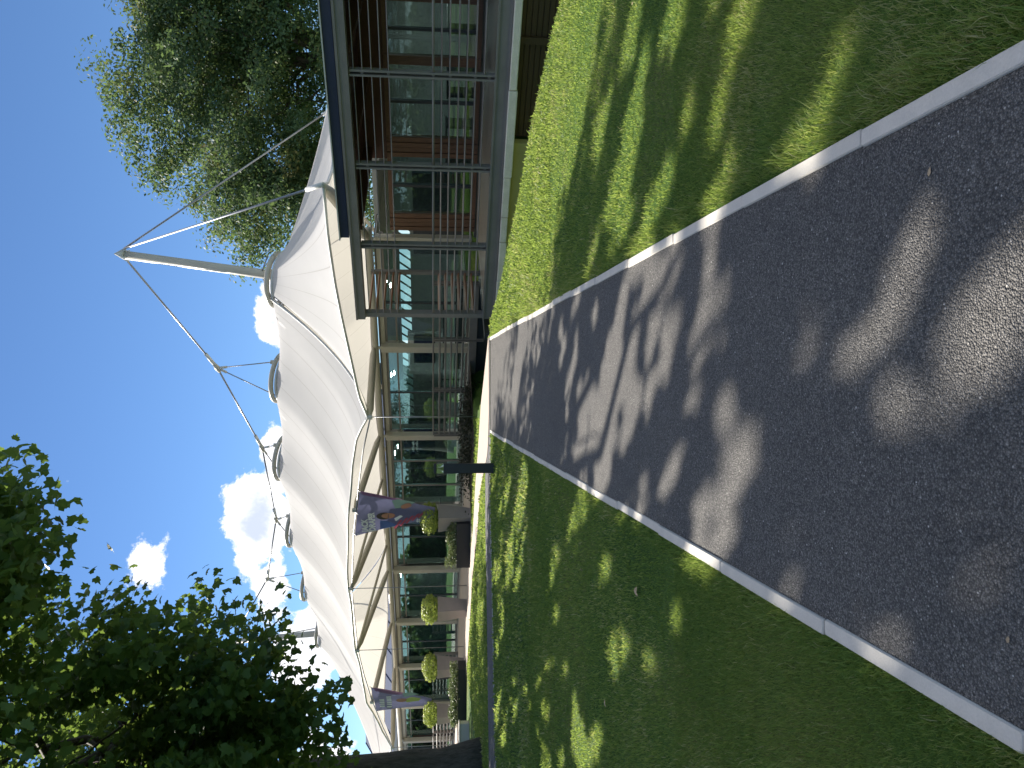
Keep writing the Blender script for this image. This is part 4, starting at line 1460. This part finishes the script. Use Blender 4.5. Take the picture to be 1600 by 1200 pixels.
def tree(name, base, trunk_h, r_base, blobs, n_clump, per, leaf, outline, m, clump_r, label, cat='tree', n_limb=10, tint_mu=.45, seed=1, up=.5, fork=None, gaps=0.0):
    global rng, rnd
    rng = np.random.default_rng(seed)
    rnd = random.Random(seed)
    root = empty(name, base)
    tag(root, label, cat)
    bx, by, bz_ = base
    # clump centres through the volume of the blobs
    vol = np.array([b[1][0] * b[1][1] * b[1][2] * b[2] for b in blobs])
    cnt = np.maximum(1, (n_clump * vol / vol.sum()).astype(int))
    Cs, Ds = [], []
    for (c, r, _), k in zip(blobs, cnt):
        d = ball_pts(k, 1.0)
        rad = rng.random((k, 1)) ** .42
        lum = 1 + .10 * np.sin(d[:, :1] * 5 + seed) * np.cos(d[:, 1:2] * 4 - seed) + .08 * np.sin(d[:, 2:] * 7)
        Cs.append(np.array(c) + d * rad * lum * np.array(r))
        Ds.append(d * rad)
    Cs, Ds = np.vstack(Cs), np.vstack(Ds)
    lc = np.repeat(Cs, per, 0)
    ld = np.repeat(Ds, per, 0)
    n = len(lc)
    off = rng.normal(size=(n, 3))
    off /= np.linalg.norm(off, axis=1, keepdims=True)
    off *= (rng.random((n, 1)) ** .5) * np.repeat(rng.uniform(.6, 1.35, (len(Cs), 1)), per, 0) * clump_r * np.array([1, 1, .62])
    P = lc + off
    Nr = rng.normal(scale=.55, size=(n, 3)) + ld * .5 + off * .4 + np.array([0, 0, up])
    keep = np.ones(n, bool)
    if gaps:
        # windows in the canopy where the light comes through
        gz_ = np.full(n, .25)
        for _ in range(4):
            h = (P[:, 2] - gz_) / math.tan(R(SUN_EL))
            gx_ = P[:, 0] - math.sin(R(SUN_AZ)) * h
            gy_ = P[:, 1] - math.cos(R(SUN_AZ)) * h
            gz_ = np.clip(.033 * gy_, -.3, .45)
        for xa, ya, xb, yb, r_ in SUNFLECKS:
            dx_, dy_ = xb - xa, yb - ya
            t_ = np.clip(((gx_ - xa) * dx_ + (gy_ - ya) * dy_) / (dx_ * dx_ + dy_ * dy_), 0, 1)
            keep &= np.hypot(gx_ - xa - t_ * dx_, gy_ - ya - t_ * dy_) > r_ + gaps * (.55 if ya < 2.85 else .95)
        # the crown ends here: the far right lawn lies in full sun
        lim_ = np.interp(gy_, [5.2, 5.8, 8.8, 10.5, 12.5], [3.3, 2.9, 1.2, 1.0, .6]) + .35 * (value_noise(gy_ / .5 + 4, gx_ / .9 + 6, 17) - .5)
        keep &= ~((gx_ > lim_) & (gy_ > 5.2) & (gy_ < 14))
    P, Nr, n = P[keep], Nr[keep], int(keep.sum())
    V, F, k = leaf_cloud(P, Nr, rng.uniform(leaf * .7, leaf * 1.25, n), outline, .35)
    ct = np.repeat(np.clip(rng.normal(tint_mu, .2, len(Cs)), 0, 1), per)[keep]
    tint = np.clip(ct + rng.normal(0, .12, n), 0, 1)
    V -= np.array(base)
    cr = link('crown', np_mesh('crown', V, F, m, np.repeat(tint, k)), root)
    cr['kind'] = 'stuff'
    # trunk with root flare, then limbs to clump centres
    tr = MB()
    top = fork or (0, 0, trunk_h)
    pts, rs = limb((0, 0, -.2), top, r_base, r_base * .62, 10, .03)
    rs[0], rs[1] = r_base * 1.45, r_base * 1.12
    tr.tube(pts, rs, 18)
    trunk = tr.build('trunk', M['bark'], root, True)
    order = np.argsort(rng.random(len(Cs)))[:n_limb]
    for i in order:
        tgt = Vector(Cs[i]) - Vector(base)
        st = Vector(top).lerp(Vector((0, 0, trunk_h * .6)), rnd.random() * .5)
        pts, rs = limb(st, tgt, r_base * rnd.uniform(.28, .5), .025, 9, .22, .6)
        MB().tube(pts, rs, 8).build('limb', M['bark'], root, True)
        for q in range(4):
            s0 = Vector(pts[4 + q])
            j = rng.integers(len(Cs))
            best = min((rng.integers(len(Cs)) for _ in range(14)), key=lambda a: (Vector(Cs[a]) - Vector(base) - s0).length)
            t2 = Vector(Cs[best]) - Vector(base)
            pp, rr = limb(s0, t2, rs[4 + q] * .6, .012, 6, .25)
            MB().tube(pp, rr, 6).build('twig', M['bark'], trunk, True)
    return root


tree('maple_tree', (-8.3, 16.6, .4), 5.5, .42,
     [((-8.3, 13.0, 10.2), (4.9, 4.4, 4.6), .42), ((-7.4, 12.6, 5.6), (3.6, 3.2, 2.7), 1.25), ((-3.3, 9.5, 7.3), (2.4, 1.8, 1.9), 2.2), ((-5.5, 12.2, 4.3), (1.7, 2.0, 1.5), 1.6),
      ((-5.2, 10.6, 7.4), (2.4, 2.2, 2.0), 1.6), ((-4.7, 11.4, 5.7), (1.8, 1.6, 1.5), 2.4), ((-10, 9, 11), (5, 5, 4), .22), ((-10.7, 19.2, 9.2), (4.0, 3.5, 3.6), .62)],
     920, 102, .145, MAPLE, M['maple'], .85, 'large dark maple tree leaning in from the left with its trunk at the picture edge', n_limb=18, tint_mu=.35, seed=5, up=.6, gaps=.10)
oak = tree('oak_tree', (14.5, 34, .2), 6, .5,
     [((13.5, 34, 8.8), (7.4, 6.5, 5.2), 1), ((8.2, 33, 8.6), (3.0, 4, 3.2), 1), ((12.5, 32.5, 12.6), (4.2, 4, 2.2), 1), ((17.5, 33, 11.0), (5, 5, 3.4), 1), ((7.5, 33, 6.0), (2.4, 3, 2.5), 1)],
     1150, 140, .175, LEAF4, M['oak'], .95, 'broad green oak tree rising behind the right pavilion', n_limb=14, tint_mu=.45, seed=9, up=.35)
tree('shade_tree', (-16.0, 24.5, .4), 5, .4,
     [((-15.3, 23.8, 8.2), (4.6, 4.6, 4.2), 1)], 190, 80, .18, MAPLE, M['maple'], .95, 'maple tree beyond the left picture edge, dappling the lawn', n_limb=8, tint_mu=.4, seed=21, up=.6, gaps=.12)
# unseen trees added off to the left for the glazing to mirror
for (x, y, a, k), lab in zip(((-36, 9, .7, .95), (-31, -5, 2.4, .85), (-44, 22, 4.0, 1.05)),
                             ('added tree out of view, mirrored in the middle of the glazing', 'added tree out of view nearest the camera side, mirrored in the glazing', 'tall added tree out of view, farthest left, mirrored in the glazing')):
    r2 = oak.copy()
    COL.objects.link(r2)
    r2.name = 'reflection_tree'
    r2.location, r2.rotation_euler, r2.scale = (x, y, .0), (0, 0, a), (k, k, k)
    r2['label'] = lab
    r2['group'] = 'trees added out of view for the glazing to mirror'
    for ch in oak.children:
        if ch.name.split('.')[0] in ('crown', 'trunk'):
            c2 = ch.copy()
            COL.objects.link(c2)
            c2.parent = r2

rng = np.random.default_rng(61)
n = 14000
hy = rng.uniform(-30, 60, n)
hz = 4.6 * rng.random(n) ** .8 * (.8 + .2 * np.sin(hy * .9) * np.sin(hy * .37))
P = np.stack([-43 + rng.normal(.6, .7, n), hy, hz + .1], 1)
V, F, k = leaf_cloud(P, rng.normal(size=(n, 3)) + np.array([.6, 0, .3]), rng.uniform(.4, .75, n), LEAF4)
hg = link('reflection_hedge', np_mesh('reflection_hedge', V, F, M['oak'], np.repeat(np.clip(rng.normal(.4, .2, n), 0, 1), k)))  # unseen hedge with solid core, added to darken the glazing reflections
MB().box(-.7, .7, -30, 60, 0, 3.5).build('core', M['soil'], hg).location = (-43, 0, 0)
tag(hg, 'tall hedge added out of view on the left to darken the glazing reflections', 'hedge', kind='stuff')

# ------------------------------------------------------------------ low planting bed beneath the balustrade
BED = [fw(-2.5, -4.3), fw(-2.5, -.6), fw(.3, -.6), fw(.3, -4.3)]
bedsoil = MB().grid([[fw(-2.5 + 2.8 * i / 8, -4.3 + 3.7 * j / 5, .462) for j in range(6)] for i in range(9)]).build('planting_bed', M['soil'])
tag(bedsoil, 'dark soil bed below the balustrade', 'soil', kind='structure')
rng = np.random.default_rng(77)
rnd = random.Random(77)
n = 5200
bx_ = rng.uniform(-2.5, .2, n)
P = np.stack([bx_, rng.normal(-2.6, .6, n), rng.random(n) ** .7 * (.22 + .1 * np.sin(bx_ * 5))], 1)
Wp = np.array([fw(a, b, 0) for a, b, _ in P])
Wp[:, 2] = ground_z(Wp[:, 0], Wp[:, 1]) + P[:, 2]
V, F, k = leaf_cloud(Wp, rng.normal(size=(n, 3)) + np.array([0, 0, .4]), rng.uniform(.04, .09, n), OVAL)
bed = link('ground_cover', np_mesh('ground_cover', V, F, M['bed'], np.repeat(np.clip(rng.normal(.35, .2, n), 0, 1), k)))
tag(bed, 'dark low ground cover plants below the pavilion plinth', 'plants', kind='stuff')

# ------------------------------------------------------------------ grass blades
def on_paving(x, y):
    hit = (x > -.90) & (x < np.interp(y, [0, 1.7, 3, 5, 14], [.818, .832, .858, .858, .87])) & (y < 14.1)
    yl = np.interp(x, [-40, -7.0, -4.5, -2.4, 1.0], [8.0, 12.92, 13.45, 13.95, 14.0])
    yh = np.interp(x, [-40, -7.0, -4.8, -2.4, 1.0], [9.65, 14.45, 14.8, 15.35, 15.45])
    hit |= (y > yl - .03) & (y < yh) & (x < 1.05)
    for poly in (PF + PB[::-1], [p[:2] for p in PAT], [p[:2] for p in BED]):
        ins = np.zeros(x.shape, bool)
        for (xa, ya), (xb, yb) in zip(poly, poly[1:] + poly[:1]):
            if ya == yb:
                continue
            c = (ya > y) != (yb > y)
            ins ^= c & (x < (xb - xa) * (y - ya) / (yb - ya) + xa)
        hit |= ins
    return hit


def blades(n, x0, x1, y0, y1, h, w, tint_mu=.42, near_kerb=False):
    # denser towards the camera
    t = rng.random(n)
    y = y0 * (y1 / y0) ** t if y0 > 0 else y0 + (y1 - y0) * t
    x = rng.uniform(x0, x1, n)
    lim = .56 * y + .9
    keep = (np.abs(x) < lim) & ~on_paving(x, y)
    xc = np.interp(y, XC_Y, XC_X)
    keep &= x < xc + .5
    x, y = x[keep], y[keep]
    n = len(x)
    z = ground_z(x, y)
    patch_ = .5 + .25 * np.sin(x * 2.1 + 1.3 * np.sin(y * 1.7)) + .25 * np.sin(y * 2.7 + 1.7 * np.sin(x * 2.3))
    hh = h * (rng.uniform(.4, 1.1, n) + .9 * (rng.random(n) < .06)) * (.7 + .6 * patch_)
    a = rng.uniform(0, 2 * math.pi, n)
    ln = rng.uniform(.15, 1.0, n) * hh
    la = rng.uniform(0, 2 * math.pi, n)
    ww = w * rng.uniform(.7, 1.3, n) * np.clip(y / 4, .8, 3.2)
    dx, dy = np.cos(a) * ww / 2, np.sin(a) * ww / 2
    mx, my = np.cos(la) * ln * .35, np.sin(la) * ln * .35
    tx, ty = np.cos(la) * ln, np.sin(la) * ln
    V = np.empty((n, 5, 3))
    V[:, 0] = np.stack([x - dx, y - dy, z - .004], 1)
    V[:, 1] = np.stack([x + dx, y + dy, z - .004], 1)
    V[:, 2] = np.stack([x + mx + dx * .8, y + my + dy * .8, z + hh * .6], 1)
    V[:, 3] = np.stack([x + mx - dx * .8, y + my - dy * .8, z + hh * .6], 1)
    V[:, 4] = np.stack([x + tx, y + ty, z + hh * .95], 1)
    b = np.arange(n)[:, None] * 5
    F = np.concatenate([b + [0, 1, 2], b + [0, 2, 3], b + [3, 2, 4]], 0)
    worn_ = .6 * value_noise(x / .55 + 9, y / .55 + 4, 41) + .4 * value_noise(x / .17 + 2, y / .17 + 8, 42)
    dry = (rng.random(n) < .05 + .5 * np.clip((worn_ - .56) * 4, 0, 1)) * .45
    hh *= 1 - .35 * np.clip((worn_ - .56) * 4, 0, 1)
    tint = np.clip(tint_mu + (patch_ - .5) * .3 + rng.normal(0, .19, n) + dry, 0, 1)
    return V.reshape(-1, 3), F, np.repeat(tint, 5)


sets = [blades(125000, -2.4, -.86, .9, 4.2, .025, .0033), blades(100000, .82, 2.6, .9, 4.2, .025, .0033),
        blades(95000, -5.5, -.86, 3.2, 9.5, .027, .0055), blades(80000, .86, 4.6, 3.2, 10, .027, .0055),
        blades(62000, -8.8, -.8, 8, 26, .038, .009), blades(24000, .8, 3.2, 8, 14.3, .036, .008),
        # longer tufts against the edging
        blades(7000, .865, .98, 1.0, 13.5, .05, .004, .5), blades(6000, -1.0, -.905, 1.0, 13.5, .045, .004, .45)]
Vs, Fs, Ts, o_ = [], [], [], 0
for V, F, t in sets:
    Vs.append(V)
    Fs.append(F + o_)
    Ts.append(t)
    o_ += len(V)
gr = link('grass', np_mesh('grass', np.vstack(Vs), np.vstack(Fs), M['blade'], np.concatenate(Ts)))
tag(gr, 'short green grass blades of the lawn on both sides of the path', 'grass', kind='stuff')

# ------------------------------------------------------------------ fallen leaves
def fallen(x, y, size, label, group, tilt=.2):
    z = float(ground_z(x, y)) + (.012 if abs(x) < .8 else .035)
    V, F, k = leaf_cloud(np.zeros((1, 3)), np.array([[rng.normal(0, tilt), rng.normal(0, tilt), 1.0]]), np.array([size]), MAPLE if size > .045 else OVAL, .5)
    o = link('fallen_leaf', np_mesh('fallen_leaf', V, F, M['fallen'], np.full(len(V), .5)), None, (x, y, z))
    tag(o, label, 'leaf', group)


fallen(.61, 2.06, .03, 'pale dry leaf lying on the asphalt near the right edging', 'leaves on the path')
fallen(-.64, 1.77, .03, 'pale dry leaf lying on the asphalt near the left edging', 'leaves on the path')
fallen(-1.35, 4.85, .055, 'buff fallen leaf on the left lawn, nearer the path', 'leaves on the left lawn')
fallen(-2.4, 5.6, .05, 'buff fallen leaf on the left lawn, farther from the path', 'leaves on the left lawn')
for _ in range(9):
    fallen(rng.uniform(1.1, 2.8), rng.uniform(2.6, 7), .025, 'small pale fleck of leaf on the right lawn', 'flecks on the right lawn', .6)
for _ in range(6):
    fallen(-rng.uniform(1.2, 3), rng.uniform(2.8, 7), .025, 'small pale fleck of leaf on the left lawn', 'flecks on the left lawn', .6)
